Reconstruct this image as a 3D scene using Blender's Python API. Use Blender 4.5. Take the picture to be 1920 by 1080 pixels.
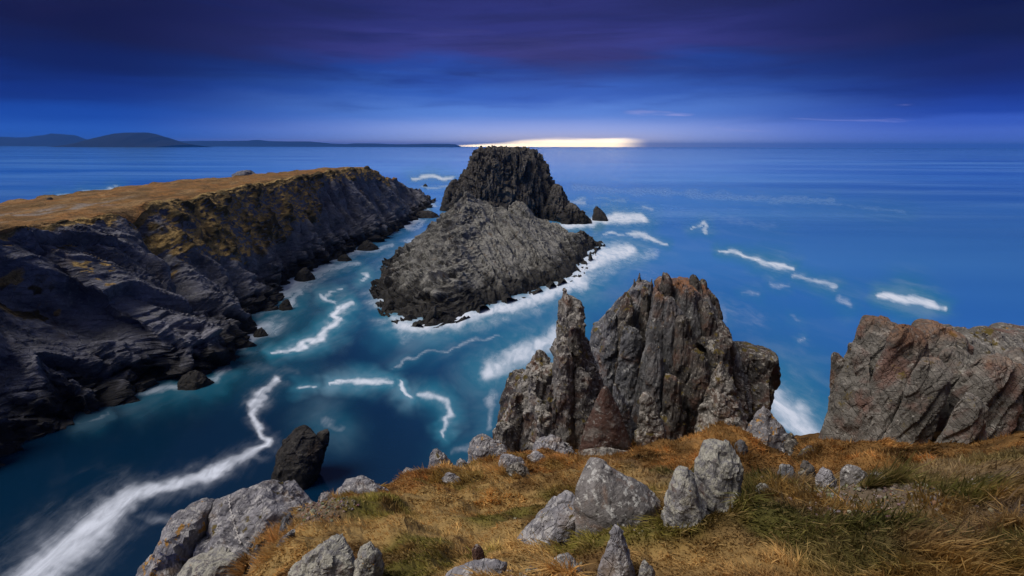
import bpy, bmesh, math, random
import numpy as np
from mathutils import Vector, Euler
from mathutils.bvhtree import BVHTree

R = math.radians
sc = bpy.context.scene
for o in list(bpy.data.objects):
    bpy.data.objects.remove(o)
col = sc.collection

# ------------------------------------------------------------------ camera
EYE = 30.0                      # metres above the sea
PITCH = math.atan((540 - 274.5) / 960)
cam_d = bpy.data.cameras.new("camera")
cam_d.sensor_width = 36
cam_d.lens = 18
cam_d.clip_start = 0.05
cam_d.clip_end = 120000
cam = bpy.data.objects.new("camera", cam_d)
col.objects.link(cam)
cam.location = (0, 0, EYE)
cam.rotation_euler = (Euler((math.pi / 2 - PITCH, 0, 0)).to_matrix() @ Euler((0, 0, R(0.17))).to_matrix()).to_euler()
sc.camera = cam

# ------------------------------------------------------------------ light
EXPO = 1.4
SUN_AZ, SUN_EL = R(-103), R(56)        # azimuth measured from +Y towards +X
sun_d = bpy.data.lights.new("sun", 'SUN')
sun_d.energy = 1.3
sun_d.angle = R(34)
sun_d.color = (1.0, 0.92, 0.84)
sun = bpy.data.objects.new("sun", sun_d)
col.objects.link(sun)
sdir = Vector((math.sin(SUN_AZ) * math.cos(SUN_EL), math.cos(SUN_AZ) * math.cos(SUN_EL), math.sin(SUN_EL)))
sun.rotation_euler = sdir.to_track_quat('Z', 'Y').to_euler()

sc.view_settings.view_transform = 'Standard'
sc.view_settings.look = 'None'
sc.view_settings.exposure = EXPO
sc.view_settings.gamma = 1
sc.cycles.use_denoising = True
sc.cycles.max_bounces = 6
sc.cycles.volume_bounces = 0


# ------------------------------------------------------------------ node helper
class NT:
    def __init__(s, tree):
        s.t = tree
        s.n = tree.nodes
        s.l = tree.links

    def node(s, kind, **kw):
        n = s.n.new(kind)
        for k, v in kw.items():
            setattr(n, k, v)
        return n

    def put(s, sock, v):
        if isinstance(v, bpy.types.NodeSocket):
            s.l.new(v, sock)
        elif v is not None:
            if sock.type == 'RGBA' and len(v) == 3:
                v = (*v, 1)
            sock.default_value = v

    def math(s, op, a, b=None, c=None, clamp=False):
        n = s.node('ShaderNodeMath', operation=op, use_clamp=clamp)
        for i, v in enumerate((a, b, c)):
            if v is not None:
                s.put(n.inputs[i], v)
        return n.outputs[0]

    def mix(s, fac, a, b, mode='MIX'):
        n = s.node('ShaderNodeMix', data_type='RGBA', blend_type=mode)
        s.put(n.inputs[0], fac)
        s.put(n.inputs[6], a)
        s.put(n.inputs[7], b)
        return n.outputs[2]

    def ss(s, v, a, b, lo=0.0, hi=1.0):
        n = s.node('ShaderNodeMapRange', interpolation_type='SMOOTHSTEP')
        s.put(n.inputs[0], v)
        s.put(n.inputs[1], a)
        s.put(n.inputs[2], b)
        s.put(n.inputs[3], lo)
        s.put(n.inputs[4], hi)
        return n.outputs[0]

    def noise(s, vec, scale, detail=6, rough=0.55, dist=0.0):
        n = s.node('ShaderNodeTexNoise')
        s.put(n.inputs['Vector'], vec)
        n.inputs['Scale'].default_value = scale
        n.inputs['Detail'].default_value = detail
        n.inputs['Roughness'].default_value = rough
        n.inputs['Distortion'].default_value = dist
        return n.outputs['Fac']

    def voro(s, vec, scale, feature='F1', out='Distance'):
        n = s.node('ShaderNodeTexVoronoi', feature=feature)
        s.put(n.inputs['Vector'], vec)
        n.inputs['Scale'].default_value = scale
        return n.outputs[out]

    def mapping(s, vec, scale=(1, 1, 1), rot=(0, 0, 0), loc=(0, 0, 0)):
        n = s.node('ShaderNodeMapping')
        s.put(n.inputs[0], vec)
        n.inputs['Scale'].default_value = scale
        n.inputs['Rotation'].default_value = rot
        n.inputs['Location'].default_value = loc
        return n.outputs[0]

    def ramp(s, fac, stops, interp='EASE'):
        n = s.node('ShaderNodeValToRGB')
        n.color_ramp.interpolation = interp
        e = n.color_ramp.elements
        while len(e) < len(stops):
            e.new(0.5)
        for i, (p, c) in enumerate(stops):
            e[i].position = p
            e[i].color = (*c, 1)
        s.put(n.inputs[0], fac)
        return n.outputs[0]


def lin(*c):
    return tuple((v / 255 / 12.92) if v / 255 <= 0.04045 else ((v / 255 + 0.055) / 1.055) ** 2.4 for v in c)


# ------------------------------------------------------------------ sky
world = bpy.data.worlds.new("World")
sc.world = world
world.use_nodes = True
w = NT(world.node_tree)
w.n.clear()
tc = w.node('ShaderNodeTexCoord')
sep = w.node('ShaderNodeSeparateXYZ')
w.l.new(tc.outputs['Generated'], sep.inputs[0])
dx, dy, dz = sep.outputs
elev = w.math('MULTIPLY', w.math('ARCSINE', dz), 180 / math.pi)            # degrees
azim = w.math('MULTIPLY', w.math('ARCTAN2', dx, dy), 180 / math.pi)
cmb = w.node('ShaderNodeCombineXYZ')
w.put(cmb.inputs[0], w.math('MULTIPLY', azim, 0.045))
w.put(cmb.inputs[1], w.math('MULTIPLY', elev, 0.32))
streak = w.noise(cmb.outputs[0], 1.0, 5, 0.5, 0.4)
cmb2 = w.node('ShaderNodeCombineXYZ')
w.put(cmb2.inputs[0], w.math('MULTIPLY', azim, 0.10))
w.put(cmb2.inputs[1], w.math('MULTIPLY', elev, 0.95))
streak2 = w.noise(cmb2.outputs[0], 1.0, 4, 0.5, 0.5)
patch = w.noise(w.mapping(cmb.outputs[0], (0.9, 0.6, 1), loc=(3.7, 9.2, 0)), 1.0, 4, 0.55, 0.6)
ew = w.math('ADD', elev, w.math('MULTIPLY', w.math('SUBTRACT', streak, 0.5), w.math('MULTIPLY', w.ss(elev, 0.8, 9.0), 7.5)))
ew = w.math('ADD', ew, w.math('MULTIPLY', w.math('SUBTRACT', streak2, 0.5), w.math('MULTIPLY', w.ss(elev, 0.6, 4.0), 1.2)))
ef = w.math('DIVIDE', ew, 30.0, clamp=True)
E = 30.0
centre = w.ramp(ef, [(0.0, lin(172, 190, 244)), (1.4 / E, lin(142, 170, 240)), (3.2 / E, lin(90, 136, 220)),
                     (5.2 / E, lin(52, 98, 190)), (7.6 / E, lin(36, 74, 164)), (9.6 / E, lin(58, 62, 138)),
                     (11.5 / E, lin(46, 52, 122)), (16 / E, lin(40, 44, 104)), (1.0, lin(44, 48, 98))])
side = w.ramp(ef, [(0.0, lin(100, 128, 222)), (1.4 * 0.78 / E, lin(80, 112, 208)), (2.7 * 0.78 / E, lin(56, 92, 194)), (3.5 * 0.78 / E, lin(32, 66, 164)),
                   (5.6 * 0.78 / E, lin(22, 46, 130)), (8.0 * 0.78 / E, lin(20, 32, 98)), (12 * 0.78 / E, lin(13, 20, 70)), (18 * 0.78 / E, lin(16, 20, 64)), (1.0, lin(30, 34, 78))])
sideL = w.ramp(ef, [(0.0, lin(58, 104, 200)), (1.4 * 0.78 / E, lin(40, 92, 190)), (3.2 * 0.78 / E, lin(24, 72, 168)),
                    (5.6 * 0.78 / E, lin(16, 46, 128)), (8.0 * 0.78 / E, lin(13, 28, 90)), (12 * 0.78 / E, lin(18, 20, 66)), (18 * 0.78 / E, lin(18, 20, 64)), (1.0, lin(30, 34, 78))])
side = w.mix(w.ss(azim, -30, 10), sideL, side)
off = w.math('ABSOLUTE', w.math('SUBTRACT', azim, 2.0))
cen = w.ss(off, 6.0, 40.0, 1.0, 0.0)
cen = w.math('MULTIPLY', cen, w.ss(elev, 8.0, 45.0, 1.0, 0.4))
sky_c = w.mix(cen, side, centre)
# purple cloud undersides where the low light catches them
purp = w.math('MULTIPLY', w.ss(patch, 0.50, 0.72), w.math('MULTIPLY', w.ss(elev, 4.0, 8.0), 0.40))
sky_c = w.mix(purp, sky_c, w.mix(cen, lin(34, 32, 76), lin(68, 68, 128)))
dark = w.math('MULTIPLY', w.ss(streak2, 0.52, 0.74), w.math('MULTIPLY', w.ss(elev, 2.5, 5.0), 0.28))
sky_c = w.mix(dark, sky_c, lin(18, 34, 96))
heavy = w.noise(w.mapping(cmb.outputs[0], (0.7, 0.9, 1), loc=(11.3, 2.4, 0)), 1.0, 5, 0.55, 0.8)
sky_c = w.mix(w.math('MULTIPLY', w.ss(heavy, 0.42, 0.66), w.math('MULTIPLY', w.ss(elev, 4.5, 8.5), 0.42)), sky_c, lin(26, 32, 74))
# bank edge lit a little at about three degrees
wisp = w.math('MULTIPLY', w.ss(streak2, 0.60, 0.72), w.math('MULTIPLY', w.ss(elev, 0.8, 2.0), w.ss(elev, 3.0, 4.2, 1.0, 0.0)))
sky_c = w.mix(w.math('MULTIPLY', wisp, w.ss(azim, -4, 14, 0.0, 0.5)), sky_c, lin(176, 176, 236))
# the last light under the cloud bank
ga = w.math('ABSOLUTE', w.math('SUBTRACT', azim, 5.4))
glow_h = w.math('ADD', 0.80, w.math('MULTIPLY', w.math('SUBTRACT', streak2, 0.5), 0.8))
glow_h = w.math('MULTIPLY', glow_h, w.ss(azim, -7.0, 5.0, 0.12, 1.0))
core = w.math('MULTIPLY', w.ss(elev, w.math('MULTIPLY', glow_h, 0.3), w.math('MULTIPLY', glow_h, 1.25), 1.0, 0.0),
              w.math('MULTIPLY', w.ss(azim, 10.5, 14.6, 1.0, 0.0), w.ss(azim, -8.0, -4.0)))
halo = w.math('MULTIPLY', w.ss(elev, 0.0, 3.6, 1.0, 0.0), w.ss(ga, 2.0, 26.0, 1.0, 0.0))
sky_c = w.mix(w.math('MULTIPLY', halo, 0.6), sky_c, lin(206, 212, 248))
sky_c = w.mix(w.math('MULTIPLY', core, 0.95), sky_c, (7.5, 5.8, 3.2))
warm = w.math('MULTIPLY', w.ss(elev, 0.0, 1.9, 1.0, 0.0), w.ss(ga, 3.0, 15.0, 1.0, 0.0))
sky_c = w.mix(w.math('MULTIPLY', warm, w.math('MULTIPLY', w.math('SUBTRACT', 1.0, core), 0.5)), sky_c, lin(250, 226, 205))
# thin strip of warm sky over the far coast
strip = w.math('MULTIPLY', w.ss(elev, 0.25, 0.75, 1.0, 0.0), w.math('MULTIPLY', w.ss(azim, -42, -20), w.ss(azim, -10, -3, 1.0, 0.0)))
sky_c = w.mix(w.math('MULTIPLY', strip, 0.4), sky_c, lin(190, 160, 214))
# overcast over the zenith, out of view: brightened and greyed to add fill light
back = w.math('MULTIPLY', w.ss(elev, 22, 70), 1.0)
sky_c = w.mix(back, sky_c, (0.22, 0.24, 0.33))
low = w.ss(elev, -1.0, -0.02)
sky_c = w.mix(low, lin(40, 80, 170), sky_c)
bg = w.node('ShaderNodeBackground')
w.put(bg.inputs[0], sky_c)
bg.inputs[1].default_value = 2 ** -EXPO
nish = w.node('ShaderNodeTexSky', sky_type='NISHITA')
nish.sun_disc = False
nish.sun_elevation = R(1.0)
nish.sun_rotation = R(5.4)
bg2 = w.node('ShaderNodeBackground')
w.l.new(nish.outputs[0], bg2.inputs[0])
bg2.inputs[1].default_value = 0.0004
add = w.node('ShaderNodeAddShader')
w.l.new(bg.outputs[0], add.inputs[0])
w.l.new(bg2.outputs[0], add.inputs[1])
wo = w.node('ShaderNodeOutputWorld')
w.l.new(add.outputs[0], wo.inputs[0])

# ------------------------------------------------------------------ survey helpers (picture point -> place)
cp, sp = math.cos(PITCH), math.sin(PITCH)


def at(u, v, d):
    """point seen at (u, v) of the 1920x1080 photograph, d metres in front of the viewer"""
    yv = (540 - v) / 960
    t = d / (cp + yv * sp)
    return np.array([(u - 960) / 960 * t, d, EYE + (-sp + yv * cp) * t])


def sea_at(u, v):
    yv = (540 - v) / 960
    t = -EYE / (-sp + yv * cp)
    return np.array([(u - 960) / 960 * t, (cp + yv * sp) * t])


def project(x, y, z):
    dzz = z - EYE
    f = y * cp - dzz * sp
    up = y * sp + dzz * cp
    f = np.maximum(f, 1e-3)
    return 960 + 960 * x / f, 540 - 960 * up / f


# ------------------------------------------------------------------ numpy noise
def h32(ix, iy, iz, seed):
    with np.errstate(over='ignore'):
        h = (ix.astype(np.uint32) * np.uint32(374761393) + iy.astype(np.uint32) * np.uint32(668265263)
             + iz.astype(np.uint32) * np.uint32(2147483647 & 0x5bd1e995) + np.uint32(seed * 144665 + 1013))
        h ^= h >> np.uint32(13)
        h *= np.uint32(1274126177)
        h ^= h >> np.uint32(16)
        h *= np.uint32(2246822519)
        h ^= h >> np.uint32(13)
    return h


def r01(h):
    return (h & np.uint32(0xffff)).astype(np.float32) / 65535.0


def vnoise(p, seed=0):
    p = p.astype(np.float32)
    i = np.floor(p).astype(np.int32)
    f = p - i
    f = f * f * f * (f * (f * 6 - 15) + 10)
    out = np.zeros(len(p), np.float32)
    for a in (0, 1):
        wx = f[:, 0] if a else 1 - f[:, 0]
        for b in (0, 1):
            wy = f[:, 1] if b else 1 - f[:, 1]
            for c in (0, 1):
                wz = f[:, 2] if c else 1 - f[:, 2]
                out += wx * wy * wz * r01(h32(i[:, 0] + a, i[:, 1] + b, i[:, 2] + c, seed))
    return out * 2 - 1


def fbm(p, octv=4, seed=0, gain=0.5):
    out = np.zeros(len(p), np.float32)
    a = 1.0
    for k in range(octv):
        out += a * vnoise(p * (2.03 ** k) + 17.3 * k, seed + k)
        a *= gain
    return out


def p3(x, y, z=None):
    x = np.asarray(x, np.float32)
    return np.stack([x, np.asarray(y, np.float32) + 0 * x, (np.zeros_like(x) if z is None else z)], 1)


def basis(n, along):
    """rows: along, third, normal"""
    n = np.array(n, float); n /= np.linalg.norm(n)
    a = np.array(along, float); a -= n * a.dot(n); a /= np.linalg.norm(a)
    return np.array([a, np.cross(n, a), n])


def facet(p, size, B=None, seed=0, tilt=0.7, crack=0.0, jit=0.9, band=0.07):
    """broken-rock relief: each irregular block has its own offset and its own tilted face"""
    q = p.astype(np.float32)
    if B is not None:
        q = q @ B.T.astype(np.float32)
    q = q / np.asarray(size, np.float32)
    i = np.floor(q).astype(np.int32)
    f = q - i
    n = len(q)
    best = np.full(n, 9e9, np.float32)
    sec = np.full(n, 9e9, np.float32)
    v1 = np.zeros(n, np.float32)
    v2 = np.zeros(n, np.float32)
    for a in (-1, 0, 1):
        for b in (-1, 0, 1):
            for c in (-1, 0, 1):
                h = h32(i[:, 0] + a, i[:, 1] + b, i[:, 2] + c, seed)
                ox = a + 0.5 + jit * (r01(h) - 0.5) - f[:, 0]
                oy = b + 0.5 + jit * (r01(h >> np.uint32(8)) - 0.5) - f[:, 1]
                oz = c + 0.5 + jit * (r01(h >> np.uint32(16)) - 0.5) - f[:, 2]
                d = ox * ox + oy * oy + oz * oz
                near = d < sec
                k = np.where(near)[0]
                hk = h[k]
                with np.errstate(over='ignore'):
                    g1 = r01(hk * np.uint32(2654435761) >> np.uint32(3)) - 0.5
                    g2 = r01(hk * np.uint32(2246822519) >> np.uint32(5)) - 0.5
                    g3 = r01(hk * np.uint32(3266489917) >> np.uint32(7)) - 0.5
                    rr = r01(hk * np.uint32(668265263) >> np.uint32(9)) * 2 - 1
                val = rr * 0.6 + tilt * 2 * (g1 * ox[k] + g2 * oy[k] + g3 * oz[k])
                dk = d[k]
                m = dk < best[k]
                sec[k] = np.where(m, best[k], dk)
                v2[k] = np.where(m, v1[k], val)
                best[k] = np.where(m, dk, best[k])
                v1[k] = np.where(m, val, v1[k])
    e = np.sqrt(sec) - np.sqrt(best)
    wgt = 0.5 + 0.5 * np.clip(e / band, 0, 1)
    val = wgt * v1 + (1 - wgt) * v2
    if crack:
        val -= crack * np.clip(1 - e / 0.12, 0, 1)
    return val


def strata(p, n, thick, seed=0, warp=0.35, ws=4.0, sharp=0.16, broken=0.5):
    """overlapping beds: slow rise across each bed, short drop at its edge; beds of uneven thickness"""
    n = np.array(n, float)
    n /= np.linalg.norm(n)
    s_ = (p @ n) / thick + warp * fbm(p / (thick * ws), 3, seed) * 2
    s_ = s_ + 0.35 * np.sin(s_ * 2.1 + seed) 
    i = np.floor(s_)
    f = s_ - i
    z0 = np.zeros_like(i)
    amp = 0.35 + 0.65 * r01(h32(i.astype(np.int32), z0.astype(np.int32), z0.astype(np.int32), seed + 77))
    # each bed is broken along its length
    brk = facet(p, (thick * 2.6,) * 3, None, seed + 5, 0.5) * broken
    saw = np.where(f < 1 - sharp, f / (1 - sharp), (1 - f) / sharp)
    return (saw - 0.5) * amp + brk * amp


def smooth(a, b, x):
    t = np.clip((x - a) / (b - a), 0, 1)
    return t * t * (3 - 2 * t)


# ------------------------------------------------------------------ mesh helpers
def quads(rows, cols, wrap=False):
    c = cols if wrap else cols - 1
    j, i = np.meshgrid(np.arange(rows - 1), np.arange(c), indexing='ij')
    i2 = (i + 1) % cols
    return np.stack([j * cols + i, j * cols + i2, (j + 1) * cols + i2, (j + 1) * cols + i], -1).reshape(-1, 4)


def build(name, V, F, mat, parent=None, smooth_sh=False, attrs=None, tris=None):
    me = bpy.data.meshes.new(name)
    V = np.ascontiguousarray(V, np.float32)
    me.vertices.add(len(V))
    me.vertices.foreach_set('co', V.ravel())
    nq = len(F) if F is not None else 0
    nt = len(tris) if tris is not None else 0
    loops = []
    if nq:
        loops.append(np.asarray(F).ravel())
    if nt:
        loops.append(np.asarray(tris).ravel())
    loops = np.concatenate(loops).astype(np.int32)
    me.loops.add(len(loops))
    me.loops.foreach_set('vertex_index', loops)
    me.polygons.add(nq + nt)
    starts = np.concatenate([np.arange(nq) * 4, nq * 4 + np.arange(nt) * 3]).astype(np.int32)
    me.polygons.foreach_set('loop_start', starts)
    me.polygons.foreach_set('use_smooth', np.full(nq + nt, smooth_sh, bool))
    me.update(calc_edges=True)
    for k, a in (attrs or {}).items():
        a = np.asarray(a, np.float32)
        if a.ndim == 1:
            at_ = me.attributes.new(k, 'FLOAT', 'POINT')
            at_.data.foreach_set('value', a)
        else:
            at_ = me.attributes.new(k, 'FLOAT_COLOR', 'POINT')
            a4 = np.ones((len(a), 4), np.float32)
            a4[:, :3] = a
            at_.data.foreach_set('color', a4.ravel())
    if mat:
        me.materials.append(mat)
    o = bpy.data.objects.new(name, me)
    col.objects.link(o)
    if parent:
        o.parent = parent
    return o


def tag(o, label=None, cat=None, group=None, kind=None):
    for k, v in (('label', label), ('category', cat), ('group', group), ('kind', kind)):
        if v:
            o[k] = v
    return o


def grid_normals(V, rows, cols, wrap=False):
    G = V.reshape(rows, cols, 3)
    if wrap:
        du = np.roll(G, -1, 1) - np.roll(G, 1, 1)
    else:
        du = np.gradient(G, axis=1)
    dv = np.gradient(G, axis=0)
    n = np.cross(du, dv)
    n /= np.maximum(np.linalg.norm(n, axis=2, keepdims=True), 1e-9)
    return n.reshape(-1, 3)


# ------------------------------------------------------------------ materials
def principled(name, rough=0.9, spec=0.3):
    m = bpy.data.materials.new(name)
    m.use_nodes = True
    t = NT(m.node_tree)
    b = t.n['Principled BSDF']
    b.inputs['Roughness'].default_value = rough
    b.inputs['Specular IOR Level'].default_value = spec
    return m, t, b


def rock_mat(name, c_dark, c_light, size, lichen=0.0, lichen_c=(0.50, 0.50, 0.47), rust=0.0, rust_c=(0.16, 0.07, 0.04),
             orange=0.0, tide=None, moss=0.0, bed=None, bump=1.0, rough=0.88, use_veg=False, top=None):
    """size = metres of the biggest colour patches"""
    m, t, b = principled(name, rough, 0.25)
    geo = t.node('ShaderNodeNewGeometry')
    pos = geo.outputs['Position']
    nz = t.node('ShaderNodeSeparateXYZ')
    t.l.new(geo.outputs['Normal'], nz.inputs[0])
    pz = t.node('ShaderNodeSeparateXYZ')
    t.l.new(pos, pz.inputs[0])
    s = 1.0 / size
    n1 = t.noise(pos, s * 2.2, 9, 0.62)
    n2 = t.noise(pos, s * 14, 7, 0.65)
    n3 = t.noise(t.mapping(pos, loc=(31, 7, 3)), s * 60, 5, 0.7)
    bed_v = t.mapping(pos, (1.0, 1.0, 1.0), rot=bed or (0.4, 0.5, 0.2))
    bedn = t.noise(t.mapping(bed_v, (0.7, 0.7, 7.0)), s * 5, 6, 0.6, 0.3)
    c = t.mix(t.ss(n1, 0.32, 0.68), c_dark, c_light)
    c = t.mix(t.math('MULTIPLY', t.ss(bedn, 0.48, 0.66), 0.55), c, tuple(x * 0.5 for x in c_dark))
    c = t.mix(t.math('MULTIPLY', t.ss(n2, 0.5, 0.72), 0.6), c, tuple(min(1, x * 1.35) for x in c_light))
    c = t.mix(t.math('MULTIPLY', t.ss(n3, 0.52, 0.7), 0.45), c, tuple(x * 0.55 for x in c_dark))
    if rust:
        rn = t.noise(t.mapping(pos, loc=(5, 91, 14)), s * 2.6, 7, 0.6, 0.4)
        c = t.mix(t.math('MULTIPLY', t.ss(rn, 0.62 - 0.25 * rust, 0.80 - 0.25 * rust), 0.8), c, rust_c)
    if lichen:
        ln = t.noise(t.mapping(pos, loc=(77, 3, 41)), s * 9, 10, 0.72)
        up = t.ss(nz.outputs[2], -0.5, 0.8)
        lf = t.math('MULTIPLY', t.ss(t.math('ADD', ln, t.math('MULTIPLY', up, 0.10)), 0.70 - 0.22 * lichen, 0.76 - 0.22 * lichen), 0.85)
        c = t.mix(lf, c, t.mix(t.ss(n3, 0.4, 0.6), lichen_c, tuple(x * 0.72 for x in lichen_c)))
    if moss:
        mn = t.noise(t.mapping(pos, loc=(7, 33, 9)), s * 5, 8, 0.65)
        mf = t.math('MULTIPLY', t.ss(mn, 0.60 - 0.15 * moss, 0.66 - 0.15 * moss), t.ss(nz.outputs[2], 0.05, 0.5))
        c = t.mix(mf, c, t.mix(n2, (0.05, 0.055, 0.012), (0.17, 0.11, 0.03)))
    if orange:
        on = t.noise(t.mapping(pos, loc=(13, 57, 29)), s * 5.5, 9, 0.7)
        of = t.ss(on, 0.68 - 0.12 * orange, 0.71 - 0.12 * orange)
        c = t.mix(t.math('MULTIPLY', of, 0.9), c, t.mix(n3, (0.36, 0.15, 0.02), (0.42, 0.25, 0.04)))
    if top:                    # weathered rusty crest
        tz = t.math('ADD', pz.outputs[2], t.math('MULTIPLY', t.math('SUBTRACT', n1, 0.5), 1.6))
        tf = t.math('MULTIPLY', t.ss(tz, top[0], top[1]), t.ss(n2, 0.30, 0.5))
        c = t.mix(t.math('MULTIPLY', tf, 0.85), c, t.mix(t.ss(n2, 0.4, 0.6), (0.13, 0.055, 0.03), (0.27, 0.12, 0.045)))
    if tide is not None:       # black lichen and weed above the waterline
        tz = t.math('ADD', pz.outputs[2], t.math('MULTIPLY', t.math('SUBTRACT', n1, 0.5), tide * 2.4))
        tf = t.ss(tz, tide * 0.55, tide * 1.5, 1.0, 0.0)
        c = t.mix(t.math('MULTIPLY', tf, 0.9), c, (0.016, 0.015, 0.014))
    if use_veg:
        vc = t.node('ShaderNodeVertexColor', layer_name='Col')
        va = t.node('ShaderNodeAttribute', attribute_name='veg')
        vf = t.math('ADD', va.outputs['Fac'], t.math('MULTIPLY', t.math('SUBTRACT', n2, 0.5), 0.5))
        vb = t.mix(t.math('MULTIPLY', t.ss(n2, 0.45, 0.62), 0.5), vc.outputs[0], (0.06, 0.035, 0.014))
        vcol = t.mix(t.ss(n3, 0.35, 0.65), vb, t.mix(0.5, vb, (0.02, 0.015, 0.005)))
        c = t.mix(t.ss(vf, 0.40, 0.60), c, vcol)
    t.put(b.inputs['Base Color'], c)
    bn = t.math('ADD', t.math('MULTIPLY', n2, 0.6), t.math('MULTIPLY', n3, 0.25))
    bn = t.math('ADD', bn, t.math('MULTIPLY', bedn, 0.5))
    cr = t.voro(t.mapping(bed_v, (1, 1, 2.2)), s * 7, 'DISTANCE_TO_EDGE')
    bn = t.math('ADD', bn, t.math('MULTIPLY', t.ss(cr, 0.0, 0.05), 0.25))
    bp = t.node('ShaderNodeBump')
    bp.inputs['Strength'].default_value = 0.9
    bp.inputs['Distance'].default_value = size * 0.05 * bump
    t.l.new(bn, bp.inputs['Height'])
    t.l.new(bp.outputs[0], b.inputs['Normal'])
    return m


M_head = rock_mat('headland_rock', (0.083, 0.085, 0.103), (0.220, 0.224, 0.260), 9.0, lichen=0.25, lichen_c=(0.24, 0.24, 0.24),
                  rust=0.15, rust_c=(0.10, 0.07, 0.05), tide=3.2, bed=(0.75, 0.35, 0.2), use_veg=True)
M_islet = rock_mat('islet_rock', (0.060, 0.060, 0.055), (0.247, 0.242, 0.226), 5.0, lichen=0.45, lichen_c=(0.30, 0.30, 0.27),
                   rust=0.25, rust_c=(0.12, 0.085, 0.055), tide=3.6, bed=(0.3, 1.0, 0.3))
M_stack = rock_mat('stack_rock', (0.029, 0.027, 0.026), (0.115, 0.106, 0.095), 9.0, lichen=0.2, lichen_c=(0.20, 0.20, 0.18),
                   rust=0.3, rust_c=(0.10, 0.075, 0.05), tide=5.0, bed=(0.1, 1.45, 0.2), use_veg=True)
M_wet = rock_mat('wet_rock', (0.018, 0.017, 0.016), (0.060, 0.056, 0.052), 4.0, rust=0.2, rust_c=(0.05, 0.035, 0.025),
                 tide=2.0, bed=(0.3, 0.8, 0.2), rough=0.7)
M_spire = rock_mat('spire_rock', (0.073, 0.067, 0.060), (0.216, 0.205, 0.187), 1.6, lichen=0.55, lichen_c=(0.42, 0.40, 0.36),
                   rust=0.55, rust_c=(0.15, 0.085, 0.055), orange=0.25, moss=0.3, bed=(0.2, 1.35, 0.3))
M_slate = rock_mat('slate_rock', (0.073, 0.076, 0.086), (0.209, 0.212, 0.223), 1.8, lichen=0.35, lichen_c=(0.40, 0.40, 0.38),
                   rust=0.35, rust_c=(0.16, 0.09, 0.06), orange=0.1, moss=0.2, bed=(0.2, 1.25, 0.2))
M_pinn = rock_mat('pinnacle_rock', (0.071, 0.073, 0.077), (0.203, 0.203, 0.206), 1.8, lichen=0.35, lichen_c=(0.40, 0.40, 0.38),
                  rust=0.45, rust_c=(0.14, 0.085, 0.06), orange=0.1, moss=0.2, bed=(0.2, 1.25, 0.2), top=(25.3, 25.9))
M_darkspire = rock_mat('dark_spire_rock', (0.034, 0.032, 0.031), (0.136, 0.124, 0.112), 1.3, lichen=0.4, lichen_c=(0.36, 0.34, 0.30),
                       rust=0.6, rust_c=(0.10, 0.055, 0.04), moss=0.4, bed=(0.2, 1.3, 0.2))
M_red = rock_mat('red_rock', (0.10, 0.085, 0.075), (0.20, 0.175, 0.155), 1.0, lichen=0.35, lichen_c=(0.28, 0.27, 0.25),
                 rust=1.0, rust_c=(0.075, 0.032, 0.022), bed=(0.2, 1.3, 0.2), bump=0.5)
M_crag = rock_mat('crag_rock', (0.100, 0.094, 0.082), (0.226, 0.214, 0.194), 2.4, lichen=0.25, lichen_c=(0.40, 0.38, 0.34),
                  rust=0.55, rust_c=(0.17, 0.095, 0.075), orange=0.1, moss=0.15, bed=(0.1, -1.15, 0.1), top=(24.5, 25.6))
M_boulder = rock_mat('boulder_rock', (0.122, 0.113, 0.109), (0.243, 0.232, 0.225), 0.55, lichen=0.38, lichen_c=(0.55, 0.55, 0.52),
                     rust=0.35, rust_c=(0.23, 0.16, 0.12), orange=0.15, bed=(0.3, 0.6, 0.2), bump=0.5)
M_lichen = rock_mat('lichen_rock', (0.14, 0.137, 0.14), (0.29, 0.285, 0.285), 0.45, lichen=0.7, lichen_c=(0.44, 0.43, 0.36),
                    rust=0.2, orange=0.2, bed=(0.3, 1.1, 0.2))
M_outcrop = rock_mat('outcrop_rock', (0.125, 0.123, 0.135), (0.30, 0.295, 0.315), 1.1, lichen=0.45, lichen_c=(0.52, 0.51, 0.50),
                     rust=0.3, rust_c=(0.21, 0.15, 0.10), orange=0.12, moss=0.1, bed=(0.2, 0.9, 0.3))
M_outcrop_or = rock_mat('orange_lichened_rock', (0.125, 0.123, 0.135), (0.29, 0.285, 0.30), 1.0, lichen=0.4, lichen_c=(0.50, 0.49, 0.47),
                        rust=0.3, rust_c=(0.21, 0.15, 0.10), orange=0.85, bed=(0.2, 1.2, 0.3))


def col_mat(name, rough=0.95, bump=0.0, bscale=20.0, vary=0.35, transl=0.0):
    m, t, b = principled(name, rough, 0.15)
    vc = t.node('ShaderNodeVertexColor', layer_name='Col')
    geo = t.node('ShaderNodeNewGeometry')
    n = t.noise(geo.outputs['Position'], bscale, 7, 0.65)
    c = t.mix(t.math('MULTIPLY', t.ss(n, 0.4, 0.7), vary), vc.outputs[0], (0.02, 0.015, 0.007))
    t.put(b.inputs['Base Color'], c)
    if bump:
        bp = t.node('ShaderNodeBump')
        bp.inputs['Distance'].default_value = bump
        bp.inputs['Strength'].default_value = 0.8
        t.l.new(n, bp.inputs['Height'])
        t.l.new(bp.outputs[0], b.inputs['Normal'])
    return m


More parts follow.
